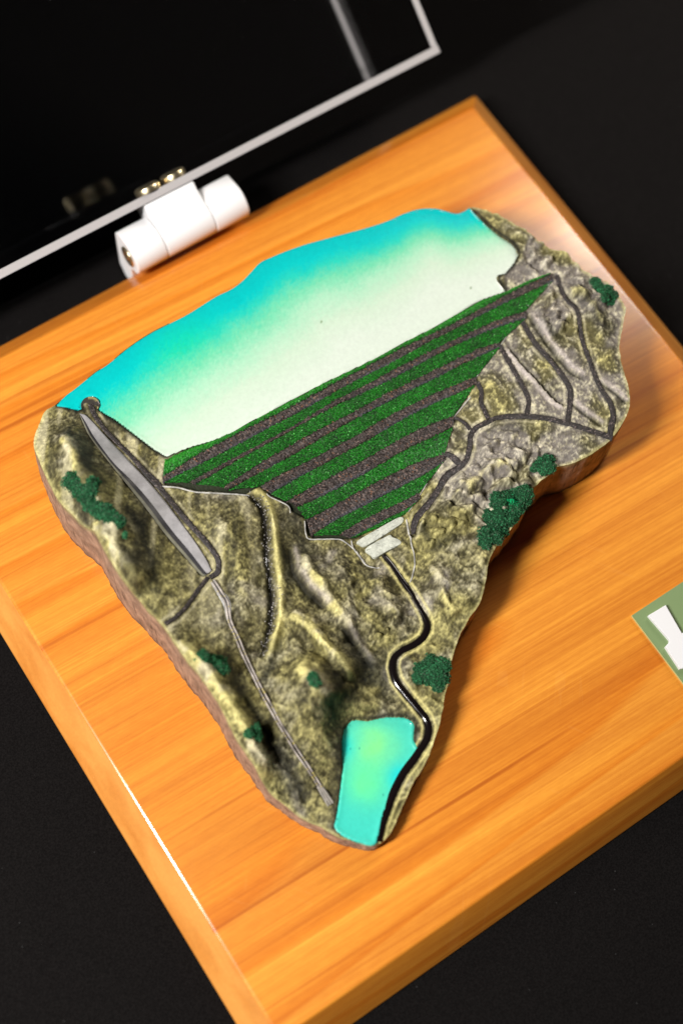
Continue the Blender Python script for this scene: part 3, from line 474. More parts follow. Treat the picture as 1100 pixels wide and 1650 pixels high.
    for path, ww, kk in WASH_SHADE:
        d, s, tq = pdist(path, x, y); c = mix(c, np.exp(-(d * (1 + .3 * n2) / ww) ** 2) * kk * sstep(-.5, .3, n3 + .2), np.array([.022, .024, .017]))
    # wash in the ravines, black edging at the shore, light scraped verges
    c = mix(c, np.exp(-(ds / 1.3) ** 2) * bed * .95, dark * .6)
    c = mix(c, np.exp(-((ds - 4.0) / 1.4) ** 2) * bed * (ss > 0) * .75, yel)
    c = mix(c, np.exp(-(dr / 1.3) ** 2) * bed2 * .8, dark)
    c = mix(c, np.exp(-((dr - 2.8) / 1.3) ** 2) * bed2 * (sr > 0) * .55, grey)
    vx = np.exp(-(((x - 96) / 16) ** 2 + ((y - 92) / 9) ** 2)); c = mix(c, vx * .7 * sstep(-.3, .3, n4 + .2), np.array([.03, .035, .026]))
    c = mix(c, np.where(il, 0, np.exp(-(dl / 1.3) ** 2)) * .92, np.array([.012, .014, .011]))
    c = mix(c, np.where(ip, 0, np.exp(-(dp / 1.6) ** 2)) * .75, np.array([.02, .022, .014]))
    c = mix(c, np.exp(-((dch - .7) / .5) ** 2) * .6, yel)
    dpi, _, _ = pdist(D['pipe'], x, y); c = mix(c, np.exp(-(dpi / 1.1) ** 2) * .75, dark)
    verge = np.exp(-((droad - .9) / .55) ** 2)
    c = mix(c, verge * .45 * sstep(-.3, .2, n2), pale)
    edge = pdist(D['outline'], x, y, True)[0]
    c = mix(c, np.exp(-(edge / .9) ** 2) * .55 * ~il, yel * .8)
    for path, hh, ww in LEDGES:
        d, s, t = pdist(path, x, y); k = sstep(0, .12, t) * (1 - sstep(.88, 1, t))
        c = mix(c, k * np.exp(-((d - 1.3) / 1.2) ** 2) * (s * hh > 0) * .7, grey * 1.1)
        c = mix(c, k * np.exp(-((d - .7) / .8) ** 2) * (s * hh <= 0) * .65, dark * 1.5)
    lum = c.mean(1, keepdims=True); c = c * np.clip((lum / .20) ** .6, .38, 1.4)
    c = np.where(idd[:, None] & (dd > .5)[:, None], np.array([.03, .035, .02])[None], c)
    c = c * (1 + spk * .07)[:, None]
    return h, c

mine = empty('mine_model', 'hand-painted relief model of a terraced mine dam with turquoise lake on the wooden board', 'relief model')
mine.location = wp(150, 150, -20)
X, Y, F, rim = fill(OUT, 0.45)
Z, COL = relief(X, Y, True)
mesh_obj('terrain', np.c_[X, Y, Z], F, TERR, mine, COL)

# cut side of the block
rows = 9; V = []; C = []
zt = relief(OUT[:, 0] - nrm[:, 0] * .05, OUT[:, 1] - nrm[:, 1] * .05)
idx = np.arange(len(OUT))
for k in range(rows):
    t = k / (rows - 1)
    rough = pn(idx / 4.0, np.full(len(OUT), k * 1.1), 71) * .3 + pn(idx / 1.7, np.full(len(OUT), k * 2.1), 73) * .14
    off = (0.3 + 1.1 * np.clip(-nrm[:, 0], 0, 1)) * (t ** .8) + (rough * (0.25 + t) if k else 0)
    off = np.where(inL & (t < .5), -.1, off)
    V.append(np.c_[OUT + nrm * np.broadcast_to(off, (len(OUT),))[:, None], zt * (1 - t) + .05 * t])
    n = pn(idx / 9.0, np.full(len(OUT), k * .9), 77); n2_ = rng.normal(0, .08, len(OUT))
    base = np.array([.31, .20, .14]) * (1 + n[:, None] * .5 + n2_[:, None])
    base = base * np.where(rng.random((len(OUT), 1)) < .05, .4, 1.0)
    if k == 0: base = base * 0 + np.array([.30, .26, .12])
    if k == rows - 1: base = base * .35
    C.append(base)
o = mesh_obj('cut_side', np.vstack(V), gridfaces(rows, len(OUT), True), FOAM, mine, np.vstack(C))

# ------------------------------------------------------------------ resin lakes
def resin(name, poly, z, colour, cell, label):
    x, y, f, rim = fill(dense(poly, 500, True), cell)
    d, _, _ = pdist(poly, x, y, True)
    zz = z + 0.8 * np.exp(-(d / 1.1) ** 1.3) + fbm(x, y, 18, 3, 2) * .05
    zz = np.where(rim, z - .1, zz)
    zz += 0
    top = mesh_obj(name, np.c_[x, y, zz], f, RESIN, mine, colour(x, y, d))
    # the poured edge below it
    P = dense(poly, 500, True); cc = colour(P[:, 0], P[:, 1], np.zeros(500))
    mesh_obj('resin_edge', np.vstack([np.c_[P, np.full(500, z - .1)], np.c_[P, np.full(500, z - 2.2)]]), gridfaces(2, 500, True), RESIN, top, np.vstack([cc, cc * .8]))
    tag(top, label)
    return top
BACK = D['outline'][61:]
def ramp(t, stops):
    p = [s[0] for s in stops]; return np.stack([np.interp(t, p, [s[1][k] for s in stops]) for k in range(3)], 1)
def lake_col(x, y, d):
    db, _, _ = pdist(np.vstack([BACK, D['outline'][:1]]), x, y)
    wdt = np.interp(x, [60, 110, 190, 225, 250, 275], [1.15, 1.15, 1.0, .72, .62, .55])
    t = 1.22 * db / wdt + fbm(x, y, 15, 83, 3) * 3 + rng.normal(0, 1.0, x.shape)
    c = ramp(t, [(0, (.0, .43, .44)), (9, (.0, .50, .49)), (15, (.02, .55, .43)), (23, (.15, .61, .38)), (32, (.36, .67, .47)), (45, (.54, .68, .54)), (60, (.62, .70, .61)), (120, (.645, .70, .625))])
    g = np.exp(-(((x - 112) / 15) ** 2 + ((y - 250) / 9) ** 2)) * .42
    g = g * (1 + rng.normal(0, .15, x.shape)); c = c * (1 - g[:, None]) + np.array([.01, .62, .24]) * g[:, None]
    sp = (rng.random(x.shape) < .00015) & (db > 14)
    return np.where(sp[:, None], np.array([.12, .2, .06]), c)
def pond_col(x, y, d):
    c = np.repeat(np.array([[.05, .57, .46]]), len(x), 0)
    def blob(cx, cy, r, col, c):
        k = np.exp(-((x - cx) ** 2 + (y - cy) ** 2) / r ** 2) * (1 + fbm(x, y, 6, 91, 2) * .3); k = np.clip(k, 0, 1)[:, None]
        return c * (1 - k) + np.array(col) * k
    q = POND.mean(0)
    c = blob(q[0] + 4, q[1] + 7, 10, (.20, .74, .27), c); c = blob(q[0] - 5, q[1] - 3, 8, (.12, .74, .32), c)
    c = blob(q[0] + 7, q[1] - 9, 5.5, (.0, .60, .60), c); c = blob(q[0] - 6, q[1] + 14, 6, (.01, .62, .55), c)
    sp = rng.random(x.shape) < .0008
    return np.where(sp[:, None], np.array([.02, .25, .2]), c)
resin('tailings_lake', LAKE, ZL, lake_col, 0.8, 'large resin lake fading from cyan at the rim to white')
resin('pond', POND, ZP, pond_col, 0.6, 'small turquoise resin pond at the narrow tip')

# ------------------------------------------------------------------ terraced embankment
def crumbs(x, y, z, size, c):
    n = len(x); base = np.array([[1, 0, 0], [-1, 0, 0], [0, 1, 0], [0, -1, 0], [0, 0, 1], [0, 0, -1]], float)
    d = base[None] + rng.normal(0, .25, (n, 6, 3)); a = rng.uniform(0, 6.28, n); ca, sa = np.cos(a)[:, None], np.sin(a)[:, None]
    d = np.stack([d[..., 0] * ca - d[..., 1] * sa, d[..., 0] * sa + d[..., 1] * ca, d[..., 2]], -1) * np.asarray(size)[:, None, None]
    v = np.stack([x, y, z], 1)[:, None] + d
    f = np.array([(0, 2, 4), (2, 1, 4), (1, 3, 4), (3, 0, 4), (2, 0, 5), (1, 2, 5), (3, 1, 5), (0, 3, 5)])
    return v.reshape(-1, 3), (np.arange(n)[:, None, None] * 6 + f[None]).reshape(-1, 3), np.repeat(c, 6, 0)
emb = empty('terraced_dam', None, None); emb.parent = mine; emb.location = (0, 0, 0)
def strip(a, b, step, rowstep, lift, rough, colour, name, mat, parent, grains, gsize, smooth_a=True, smooth_b=True):
    la = np.hypot(*np.diff(a, axis=0).T).sum(); w = np.hypot(*(lin(a, 9) - lin(b, 9)).T).mean()
    n = max(8, int(la / step)); m = max(4, int(w / rowstep) + 1)
    def calm(p):
        ch = p[:1] + (p[-1:] - p[:1]) * np.linspace(0, 1, n)[:, None]; w_ = min(n // 3, int(30 / step)) | 1
        r = p - ch; k_ = np.hanning(w_ + 2)[1:-1]; k_ /= k_.sum()
        q = np.stack([np.convolve(np.pad(r[:, i], w_ // 2, 'reflect', reflect_type='odd'), k_, 'valid') for i in (0, 1)], 1)
        return ch + q
    A, B = lin(a, n), lin(b, n)
    if smooth_a: A = calm(A)
    if smooth_b: B = calm(B)
    if name == 'gravel_bench':
        dv = A - B; dv /= np.linalg.norm(dv, axis=1)[:, None] + 1e-9; A = A + dv * .4; B = B - dv * .4
    A += np.c_[pn(np.arange(n) / 7., np.zeros(n), 3), pn(np.arange(n) / 7., np.ones(n), 4)] * .12
    t = np.linspace(0, 1, m)[:, None, None]
    P = A[None] * (1 - t) + B[None] * t
    P = P + rng.normal(0, .10, P.shape)
    x, y = P[..., 0].ravel(), P[..., 1].ravel(); tt = np.repeat(t[:, 0, 0], n)
    z = Hb(x, y) + lift(tt, x, y) + rng.normal(0, rough, x.shape) * 1.3 + pn(x / .9, y / .9, 5) * rough * 1.2
    edge = (tt == 0) | (tt == 1); z = np.where(edge, z - .7, z)
    f = gridfaces(m, n); f = np.vstack([f[:, [0, 1, 2]], f[:, [0, 2, 3]]])
    col = colour(tt, x, y) * .8
    k = int(la * w * grains); u = rng.random(k) * (n - 1); s_ = rng.uniform(.02, .98, k); ui = u.astype(int); fr = (u - ui)[:, None]
    q = (A[ui] * (1 - fr) + A[ui + 1] * fr) * (1 - s_)[:, None] + (B[ui] * (1 - fr) + B[ui + 1] * fr) * s_[:, None]
    gz = Hb(q[:, 0], q[:, 1]) + lift(s_, q[:, 0], q[:, 1]) + rng.uniform(0, .22, k)
    v2, f2, c2 = crumbs(q[:, 0], q[:, 1], gz, rng.uniform(.6, 1.25, k) * gsize, colour(s_, q[:, 0], q[:, 1]))
    return mesh_obj(name, np.vstack([np.c_[x, y, z], v2]), np.vstack([f, f2 + len(x)]), mat, parent, np.vstack([col, c2]), False)
def brown(tt, x, y):
    n = len(x); k = rng.random(n)[:, None]
    c = np.array([.060, .044, .039]) * (0.3 + 1.5 * rng.random((n, 1)) ** 1.5)
    c = np.where(k > .90, np.array([.22, .15, .125]), c); c = np.where(k > .985, np.array([.30, .13, .06]), c)
    g = sstep(.72, .86, tt) * sstep(-.15, .2, fbm(x, y, 26, 15, 2)) * .8
    return c * (1 - g[:, None]) + np.array([.085, .083, .10]) * g[:, None] * (.7 + .6 * rng.random((n, 1)))
def green(tt, x, y):
    n = len(x); k = rng.random(n)[:, None]; big = fbm(x, y, 9, 25, 2)[:, None]
    c = np.array([.006, .130, .005]) * (0.35 + 1.2 * rng.random((n, 1))) * (1 + big * .6)
    c = np.where(k > .90, np.array([.025, .34, .02]), c); c = np.where(k > .992, np.array([.22, .70, .20]), c)  # rarest grains are pale glints put into the colour
    return np.where(k < .10, np.array([.002, .022, .003]), c)
def green_top(tt, x, y):
    c = green(tt, x, y); g = sstep(.9, .1, tt)[:, None] * .55
    return c * (1 - g) + np.array([.03, .34, .02]) * g * (.6 + .8 * rng.random((len(x), 1)))
BT, BB = D['bt'], D['bb']
hump = lambda tt, x, y: .35 + .55 * np.clip(1 - (2 * tt - 1) ** 6, 0, 1)
slope = lambda tt, x, y: .45 + .35 * np.sin(np.pi * np.clip(tt, 0, 1))
for k in range(8):
    a = D['padtop'] if k == 0 else BB[k - 1]
    b = D['padbot'] if k == 7 else BT[k]
    strip(a, b, .42, .42, slope, .13, green_top if k == 0 else green, 'green_slope', TURF, emb, 3.2, .24, k > 0, k < 7)
for k in range(7):
    strip(BT[k], BB[k], .42, .42, hump, .17, brown, 'gravel_bench', GRAN, emb, 2.2, .34)

# ------------------------------------------------------------------ roads, drains, channel, wall, pipeline
def ribbon(path, name, mat, parent, lift, colour, rough, step=.45, cols=9, smooth_n=None, skirt=.6):
    L = np.hypot(*np.diff(path[:, :2], axis=0).T).sum(); n = max(6, int(L / step))
    p = dense(path, n); t = np.gradient(p[:, :2], axis=0); t /= np.linalg.norm(t, axis=1)[:, None]; q = np.stack([-t[:, 1], t[:, 0]], 1)
    u = np.linspace(-1, 1, cols); w = p[:, 2] / 2 * (1 + pn(np.arange(n) / 9., np.zeros(n), 8) * (.12 if rough else 0))
    P = p[:, None, :2] + q[:, None] * (u[None, :, None] * w[:, None, None])
    x, y = P[..., 0].ravel(), P[..., 1].ravel(); uu = np.tile(u, n)
    zc = relief(p[:, 0], p[:, 1]) if smooth_n else None
    if smooth_n:
        k = np.ones(smooth_n) / smooth_n; zc = np.convolve(np.pad(zc, smooth_n // 2, 'edge'), k, 'valid')[:n]; base = np.repeat(zc, cols)
    else: base = relief(x, y)
    z = base + lift * np.sqrt(np.clip(1 - uu ** 2, 0, 1)) + (rng.normal(0, rough, x.shape) if rough else 0)
    z = np.where(np.abs(uu) > .99, base - skirt, z)
    return mesh_obj(name, np.c_[x, y, z], gridfaces(n, cols), mat, parent, colour(x, y, uu) if colour else None)
def road_col(x, y, u):
    n = len(x); k = rng.random(n)[:, None]
    c = np.array([.024, .019, .018]) * (.4 + 1.3 * rng.random((n, 1)))
    return np.where(k > .95, np.array([.17, .13, .12]), c)
for r in D['roads']:
    o = ribbon(r, 'gravel_road', GRAN, mine, .6, road_col, .16)
# round turning place at the end of the dam road
p0 = D['roads'][7][0]; a = np.linspace(0, 2 * np.pi, 40, endpoint=False); rings = []
for rr, zz in ((3.9, -1.0), (3.8, .9), (3.4, 1.25), (2.2, 1.15), (1.1, 1.1), (.02, 1.1)):
    rings.append(np.c_[p0[0] + np.cos(a) * rr, p0[1] + np.sin(a) * rr, np.full(40, ZL + zz)])
V = np.vstack(rings); u = np.hypot(V[:, 0] - p0[0], V[:, 1] - p0[1])
cc = np.where((np.abs(u - 3.4) < .3)[:, None] & (np.sin(np.tile(a, 6) * 1.5 + 1) > .2)[:, None], np.array([.38, .33, .14]), np.array([.045, .04, .034]))
mesh_obj('turning_circle', V, gridfaces(6, 40, True), painted('glossed_gravel', .3, .5, .2, .2, 90, .8, .05), mine, cc)

def conc_col(x, y, u):
    return np.array([.46, .45, .42]) * (.55 + .7 * np.clip(.5 + fbm(x, y, 3, 33, 2), 0, 1))[:, None] * (.85 + .3 * rng.random((len(x), 1)))
for r in D['drains']:
    r = r.copy(); r[:, 2] *= .8
    ribbon(r, 'concrete_drain', CONC, mine, .55, conc_col, .05, .4, 5)
# rubble and wet black bed of the ravine
st = D['stream'].copy(); st[:, 2] = np.interp(np.linspace(0, 1, len(st)), [0, .1, .8, 1], [.6, 1.3, 1.2, .4])
ribbon(st, 'ravine_stream', WETB, mine, .35, None, 0, .5, 5)
V, Fc, Cc = [], [], []
def crumb(px, py, pz, s, c, V, Fc, Cc):
    k = len(V); d = rng.normal(0, .22, (6, 3)) + np.array([[1, 0, 0], [-1, 0, 0], [0, 1, 0], [0, -1, 0], [0, 0, 1], [0, 0, -1]])
    V.extend((np.array([px, py, pz]) + d * s).tolist())
    for a_, b_, c_ in ((0, 2, 4), (2, 1, 4), (1, 3, 4), (3, 0, 4), (2, 0, 5), (1, 2, 5), (3, 1, 5), (0, 3, 5)): Fc.append((k + a_, k + b_, k + c_))
    Cc.extend([c] * 6)
sd = dense(D['stream'], 260)
for i in range(260):
    if rng.random() < .8:
        q = sd[i, :2] + rng.normal(0, 1.0, 2) + np.array([1.2, .3]); zq = float(relief(q[:1], q[1:])[0])
        crumb(q[0], q[1], zq + .1, rng.uniform(.2, .5), np.array([.32, .30, .28]) * rng.uniform(.25, 1.4), V, Fc, Cc)
tag(mesh_obj('rubble', np.array(V), np.array(Fc), CONC, mine, np.array(Cc), False), kind='stuff')

ch = D['chan'].copy()
ribbon(ch, 'black_channel', BLACKR, mine, 1.25, None, 0, .5, 31, 61, 1.2)
# twin wire pipeline with its flared end
pl = dense(D['pipe'], 260); t = np.gradient(pl, axis=0); t /= np.linalg.norm(t, axis=1)[:, None]; q = np.stack([-t[:, 1], t[:, 0]], 1)
pz = relief(pl[:, 0], pl[:, 1]); pz = np.convolve(np.pad(pz, 6, 'edge'), np.ones(13) / 13, 'valid')
def tube(P, r, n=8):
    T = np.gradient(P, axis=0); T /= np.linalg.norm(T, axis=1)[:, None]; s = np.cross(T, [0, 0, 1.]); s /= np.linalg.norm(s, axis=1)[:, None] + 1e-9; w = np.cross(s, T)
    a = np.linspace(0, 2 * np.pi, n, endpoint=False)
    return (P[:, None] + r * (np.cos(a)[None, :, None] * s[:, None] + np.sin(a)[None, :, None] * w[:, None])).reshape(-1, 3), gridfaces(len(P), n, True)
pipe = empty('pipeline', None, None); pipe.parent = mine
for sgn in (-1, 1):
    ph = np.linspace(0, 26, 260)
    P = np.c_[pl + q * (sgn * (.58 + .06 * np.sin(ph)))[:, None], pz + .55 + .12 * np.sin(ph * 1.3 + sgn)]
    v, f = tube(P, .38)
    kk = np.repeat(rng.random(260) < .25, 8); nz = np.repeat(pn(np.arange(260) / 9., np.zeros(260), 12 + sgn), 8)
    cc = np.array([.33, .29, .26]) * (1 + nz * .8)[:, None]; cc = np.where((kk & (nz < -.1))[:, None], np.array([.40, .33, .10]), cc)
    mesh_obj('wire', v, f, WIRE, pipe, cc)
e0, ed = pl[-1], t[-1]; en = q[-1]
for k in (-1, 0, 1):
    P = np.array([np.r_[e0 + ed * s + en * k * (.95 + .04 * s), pz[-1] + .5 - .05 * s] for s in np.linspace(-6, 2.2, 10)])
    v, f = tube(P, .55); mesh_obj('outlet_prong', v, f, WIRE, pipe, np.repeat([[.20, .18, .15]], len(v), 0))
# white scraped chute at the top of the pipeline
ct = pl[:70]; chute = np.c_[ct, np.interp(np.arange(70), [0, 25, 45, 69], [2.6, 4.2, 2.8, 1.2])]
ribbon(chute[::4], 'spillway_chute', GREYP, mine, .35, lambda x, y, u: np.array([.38, .38, .37]) * (.5 + .7 * np.clip(.5 + fbm(x * 2, y, 4, 37, 2), 0, 1))[:, None] * np.where(np.abs(u) < .2, .45, 1)[:, None], .04, .5, 7)
# grey dam wall: pale crest face and dark steep face meeting along one arris
wl, wm, wo = (dense(w, 120) for w in D['wall'])
hm = np.interp(np.linspace(0, 1, 120), [0, .25, .8, 1], [.6, 2.2, 1.8, .5])
zl_ = relief(wl[:, 0], wl[:, 1]); zm_ = relief(wm[:, 0], wm[:, 1]); zo_ = relief(wo[:, 0], wo[:, 1])
sm = lambda z: np.convolve(np.pad(z, 7, 'edge'), np.ones(15) / 15, 'valid')
zl_, zm_, zo_ = Hb(wl[:, 0], wl[:, 1]), Hb(wm[:, 0], wm[:, 1]), np.maximum(sm(zo_), Hb(wo[:, 0], wo[:, 1]))
dam = empty('retaining_wall', None, None); dam.parent = mine
R0 = [np.c_[wl, zl_ - .8], np.c_[wl, zl_ + .7]] + [np.c_[wl * (1 - s) + wm * s, (zl_ + .8) * (1 - s) + (zm_ + 1.0) * s] for s in (.15, .5, .85, 1)]
V = np.vstack(R0); nz = fbm(V[:, 0], V[:, 1], 6, 45, 3)
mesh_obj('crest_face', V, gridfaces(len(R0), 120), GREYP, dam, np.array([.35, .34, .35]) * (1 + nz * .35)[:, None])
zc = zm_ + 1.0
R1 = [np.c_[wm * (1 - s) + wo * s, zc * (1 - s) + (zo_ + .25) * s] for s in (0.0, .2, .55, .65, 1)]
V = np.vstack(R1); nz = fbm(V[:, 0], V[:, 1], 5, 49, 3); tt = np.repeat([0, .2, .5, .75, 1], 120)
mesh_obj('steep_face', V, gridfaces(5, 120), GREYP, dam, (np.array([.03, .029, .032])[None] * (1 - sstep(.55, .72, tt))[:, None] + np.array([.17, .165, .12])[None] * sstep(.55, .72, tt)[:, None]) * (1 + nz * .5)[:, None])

# putty slabs of the plant at the foot of the terraces
plant = empty('plant_platform', None, None); plant.parent = mine
for s, zt_ in zip(D['slabs'], (1.5, 1.9)):
    s = dense(s, 70, True); c0 = s.mean(0); zb = float(relief(c0[:1], c0[1:])[0]); R = []
    for k, dz in ((1.0, -1.5), (1.0, zt_ - .5), (.985, zt_ - .12), (.95, zt_), (.6, zt_ + .02), (.3, zt_), (.01, zt_)):
        R.append(np.c_[c0 + (s - c0) * k, np.full(70, zb + dz)])
    V = np.vstack(R); V[70 * 3:, 2] += pn(V[70 * 3:, 0] / 2, V[70 * 3:, 1] / 2, 3) * .12
    cc = np.array([.50, .52, .45]) * (1 + fbm(V[:, 0], V[:, 1], 3, 57, 3) * .35)[:, None]; cc = np.where(rng.random((len(V), 1)) < .04, cc * .3, cc)
    mesh_obj('slab', V, gridfaces(7, 70, True), CONC, plant, cc)

# ------------------------------------------------------------------ foam bushes glued to the relief
BL = ['long bush on the left hill', None, None, 'largest bush, by the shaded edge', None, None, None, None]
uvs = bpy.data.meshes.new('t')
bmt = bmesh.new(); bmesh.ops.create_icosphere(bmt, subdivisions=3, radius=1); bmt.verts.ensure_lookup_table()
ICOV = np.array([v.co[:] for v in bmt.verts]); ICOF = np.array([[v.index for v in f.verts] for f in bmt.faces]); bmt.free()
for bi, blobs in enumerate(D['bush']):
    V, Fc, Cc = [], [], []
    for bx, by, br in blobs:
        zb = float(relief(np.array([bx]), np.array([by]))[0]); hgt = min(br * .95, 3.6)
        nv = ICOV * (1 + .22 * np.array([pn(v[0] * 1.7 + bx, v[1] * 1.7 + by + v[2], 3) for v in ICOV]))[:, None]
        base = np.array([bx, by, zb]) + nv * np.array([br, br, hgt])
        k0 = len(V); V.extend(base.tolist()); Fc.extend((ICOF + k0).tolist())
        tone = rng.uniform(.85, 1.15); br = br * 1.08; g0 = np.array([.022, .110, .044]) * tone
        Cc.extend((g0 * .45 * (.7 + .6 * rng.random((len(base), 1)))).tolist())
        for _ in range(int(70 + 26 * br * br)):
            d = rng.normal(0, 1, 3); d[2] = abs(d[2]); d /= np.linalg.norm(d); rr = rng.uniform(.86, 1.12)
            nn = 1 + .22 * float(pn(np.array([d[0] * 1.7 + bx]), np.array([d[1] * 1.7 + by + d[2]]), 3)[0])
            p_ = np.array([bx, by, zb]) + d * rr * nn * np.array([br, br, hgt])
            k = rng.random(); c = g0 * (.5 + 1.1 * rng.random())
            if k > .86: c = np.array([.045, .22, .095])
            elif k < .12: c = np.array([.075, .13, .08])
            crumb(p_[0], p_[1], p_[2], rng.uniform(.16, .42), c, V, Fc, Cc)
    if bi == 3:                                  # one brighter crumb of flock in the big bush
        bx, by, br = blobs[1]
        for _ in range(160):
            q_ = np.array([bx - 1.2, by - 2.2]) + rng.normal(0, .95, 2)
            crumb(q_[0], q_[1], float(relief(q_[:1], q_[1:])[0]) + 3.5 + rng.uniform(-.3, .3), rng.uniform(.16, .34), np.array([.01, .42, .15]) * rng.uniform(.6, 1.1), V, Fc, Cc)
    o = mesh_obj('bush', np.array(V), np.array(Fc), BUSHM, mine, np.array(Cc), False)
    if BL[bi]: o['label'] = BL[bi]

# ------------------------------------------------------------------ acrylic lid, folded back on its hinge
th = math.radians(36.5); r_ = np.array([0, math.cos(th), math.sin(th)]); dn = np.array([0, math.sin(th), -math.cos(th)])
O = np.array([0, 319.9, 20.0])
def frame_box(name, x0, x1, s0, s1, t0, t1, mat, parent, bevel=0):
    bm = bmesh.new(); P = []
    for x in (x0, x1):
        for s in (s0, s1):
            for t_ in (t0, t1):
                p = O + r_ * s + dn * t_; P.append(bm.verts.new(wp(x, p[1], p[2])))
    for f in ((0, 1, 3, 2), (4, 6, 7, 5), (0, 4, 5, 1), (2, 3, 7, 6), (0, 2, 6, 4), (1, 5, 7, 3)): bm.faces.new([P[i] for i in f])
    if bevel:
        bmesh.ops.recalc_face_normals(bm, faces=bm.faces)
        bmesh.ops.bevel(bm, geom=bm.edges[:], offset=bevel * S, segments=3, affect='EDGES')
    return bm_obj(name, bm, mat, parent, False)
lid = empty('acrylic_lid', 'clear acrylic display cover folded back behind the board on its white hinge', 'display cover')
XL, XR, DEP, HT, TK = 5.0, 293.7, 286.0, 84.0, 3.5
p = frame_box('wall_panel', XL, XR, 0, TK, .35, HT - TK - .1, ACRYL, lid); frame_box('sawn_edge', XL, XR, 0, TK, 0, .3, RIMM, p)
p = frame_box('wall_panel', XL, XR, DEP - TK, DEP, .35, HT - TK - .1, ACRYL, lid); frame_box('sawn_edge', XL, XR, DEP - TK, DEP, 0, .3, RIMM, p)
for x0 in (XL, XR - TK):
    p = frame_box('wall_panel', x0, x0 + TK, TK + .1, DEP - TK - .1, .35, HT - TK - .1, ACRYL, lid)
    frame_box('sawn_edge', x0 + .3, x0 + TK - .3, TK + .1, DEP - TK - .1, 0, .3, RIMM, p)
    xi = x0 + TK if x0 < 100 else x0 - 1.6
    frame_box('glue_seam', xi, xi + 1.6, TK + .2, DEP - TK - .2, HT - TK - 1.4, HT - TK - .2, RIMM, p)
p = frame_box('top_panel', XL, XR, 0, DEP, HT - TK, HT, ACRYL, lid)

# ------------------------------------------------------------------ white hinge
hinge = empty('plastic_hinge', 'chunky white plastic barrel hinge joining the clear cover to the board edge', 'hinge')
AY, AZ, AR = 309.0, 6.0, 8.6
def extrude_yz(name, poly, x0, x1, mat, parent, bevel=.5):
    bm = bmesh.new(); a = [bm.verts.new(wp(x0, y, z)) for y, z in poly]; b_ = [bm.verts.new(wp(x1, y, z)) for y, z in poly]
    n = len(poly); bm.faces.new(a); bm.faces.new(b_[::-1])
    for i in range(n): bm.faces.new((a[i], b_[i], b_[(i + 1) % n], a[(i + 1) % n]))
    bmesh.ops.recalc_face_normals(bm, faces=bm.faces)
    ed = [e for e in bm.edges if all(v in a for v in e.verts) or all(v in b_ for v in e.verts)]
    if bevel: bmesh.ops.bevel(bm, geom=ed, offset=bevel * S, segments=3, profile=.5, affect='EDGES')
    o = bm_obj(name, bm, mat, parent, True)
    for f in o.data.polygons:
        if abs(f.normal.x) > .95: f.use_smooth = False
    return o
def arc(a0, a1, r, n): return [(AY + r * math.cos(math.radians(a)), AZ + r * math.sin(math.radians(a))) for a in np.linspace(a0, a1, n)]
kn = arc(75, 262, AR, 22) + [(308.4, -9), (309.2, -19.5), (316, -19.5), (320.5, -15), (320.5, 9.5), (318.5, 12.6)]
lower = extrude_yz('lower_leaf', kn, 119.5, 134.8, PLAST, hinge)
extrude_yz('lower_leaf', kn, 160.2, 177.0, PLAST, hinge)
def rd(s, t_): p_ = O + r_ * s + dn * t_; return (p_[1], p_[2])
up = arc(118, 330, AR - .1, 24) + [rd(-.3, 17), rd(-.3, 1.2), rd(-1.2, .6), rd(-4.2, .6)]
extrude_yz('upper_leaf', up, 135.1, 159.9, PLAST, hinge)
def disc(name, centre, axis, prof, mat, parent, n=28):
    axis = Vector(axis).normalized(); u = axis.orthogonal().normalized(); w = axis.cross(u)
    V = []
    for rr, hh in prof:
        for a in np.linspace(0, 2 * math.pi, n, endpoint=False):
            q_ = Vector(centre) + axis * hh + (u * math.cos(a) + w * math.sin(a)) * rr; V.append(q_[:])
    return mesh_obj(name, np.array(V), gridfaces(len(prof), n, True), mat, parent)
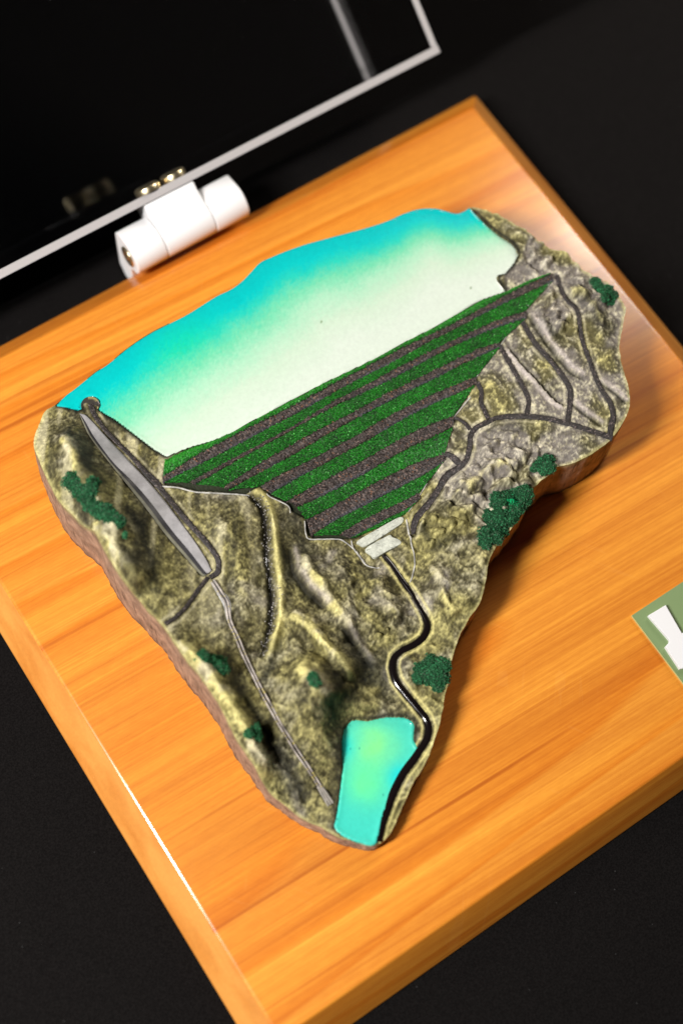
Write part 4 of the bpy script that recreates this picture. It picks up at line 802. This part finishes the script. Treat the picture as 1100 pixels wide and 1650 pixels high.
for xs_, tt in ((140.6, 4.2), (154.2, 6.2)):
    c = O + r_ * (TK + .1) + dn * tt; c[0] = xs_
    s = disc('screw', c, r_, [(5.9, 0), (6.0, 1.9), (5.7, 2.7), (4.9, 3.2), (2.4, 3.4), (.02, 3.45)], BRASS, hinge)
    u = Vector((1, 0, 0))
    for ang in (0.5, 2.07):
        d_ = Vector((math.cos(ang), 0, 0)) + Vector(dn) * math.sin(ang); e_ = Vector(r_).cross(d_)
        bm = bmesh.new(); P = []
        cc = Vector(c) + Vector(r_) * 3.1
        for i in (-1, 1):
            for j in (-1, 1):
                for k in (0, 1):
                    q_ = cc + d_ * i * 3.0 + e_ * j * .6 + Vector(r_) * k * .5; P.append(bm.verts.new(wp(*q_)))
        for f in ((0, 1, 3, 2), (4, 6, 7, 5), (0, 4, 5, 1), (2, 3, 7, 6), (0, 2, 6, 4), (1, 5, 7, 3)): bm.faces.new([P[i] for i in f])
        bm_obj('screw_slot', bm, DARKM, s)
pin = disc('hinge_pin', (119.4, AY + .2, AZ - .2), (-1, 0, 0), [(5.0, 0), (5.0, .5), (4.6, .8), (3.2, .7), (3.0, .1), (1.6, .2), (1.4, .9), (.02, 1.0)], BRASS, hinge)

# ------------------------------------------------------------------ green plate with a raised white letter
plate = empty('name_plate', 'sage green name plate with raised white lettering near the right board edge', 'name plate')
def prism(name, poly, z0, z1, mat, parent, bevel=.25, edge_mat=None):
    bm = bmesh.new(); a = [bm.verts.new(wp(x, y, z0)) for x, y in poly]; b_ = [bm.verts.new(wp(x, y, z1)) for x, y in poly]; n = len(poly)
    bm.faces.new(a[::-1]); tf = bm.faces.new(b_)
    sd_ = [bm.faces.new((a[i], a[(i + 1) % n], b_[(i + 1) % n], b_[i])) for i in range(n)]
    bmesh.ops.recalc_face_normals(bm, faces=bm.faces)
    if edge_mat:
        for f in sd_: f.material_index = 1
    ed = [e for e in bm.edges if all(v in b_ for v in e.verts)]
    bmesh.ops.bevel(bm, geom=ed, offset=bevel * S, segments=2, affect='EDGES')
    o = bm_obj(name, bm, mat, parent)
    if edge_mat: o.data.materials.append(edge_mat)
    return o
prism('plate', [[208.1, 57.4], [208.1, 11.4], [290.1, 11.4], [290.1, 57.4]], 0.02, 1.5, SAGE, plate, .2, SAGEE)
prism('letter', [[213.0, 53.5], [222.0, 53.1], [220.1, 40.0], [226.4, 39.5], [223.9, 23.4], [209.9, 28.7], [210.7, 39.3], [213.1, 39.8], [213.9, 40.7]], 1.52, 3.4, LETM, plate, .25)
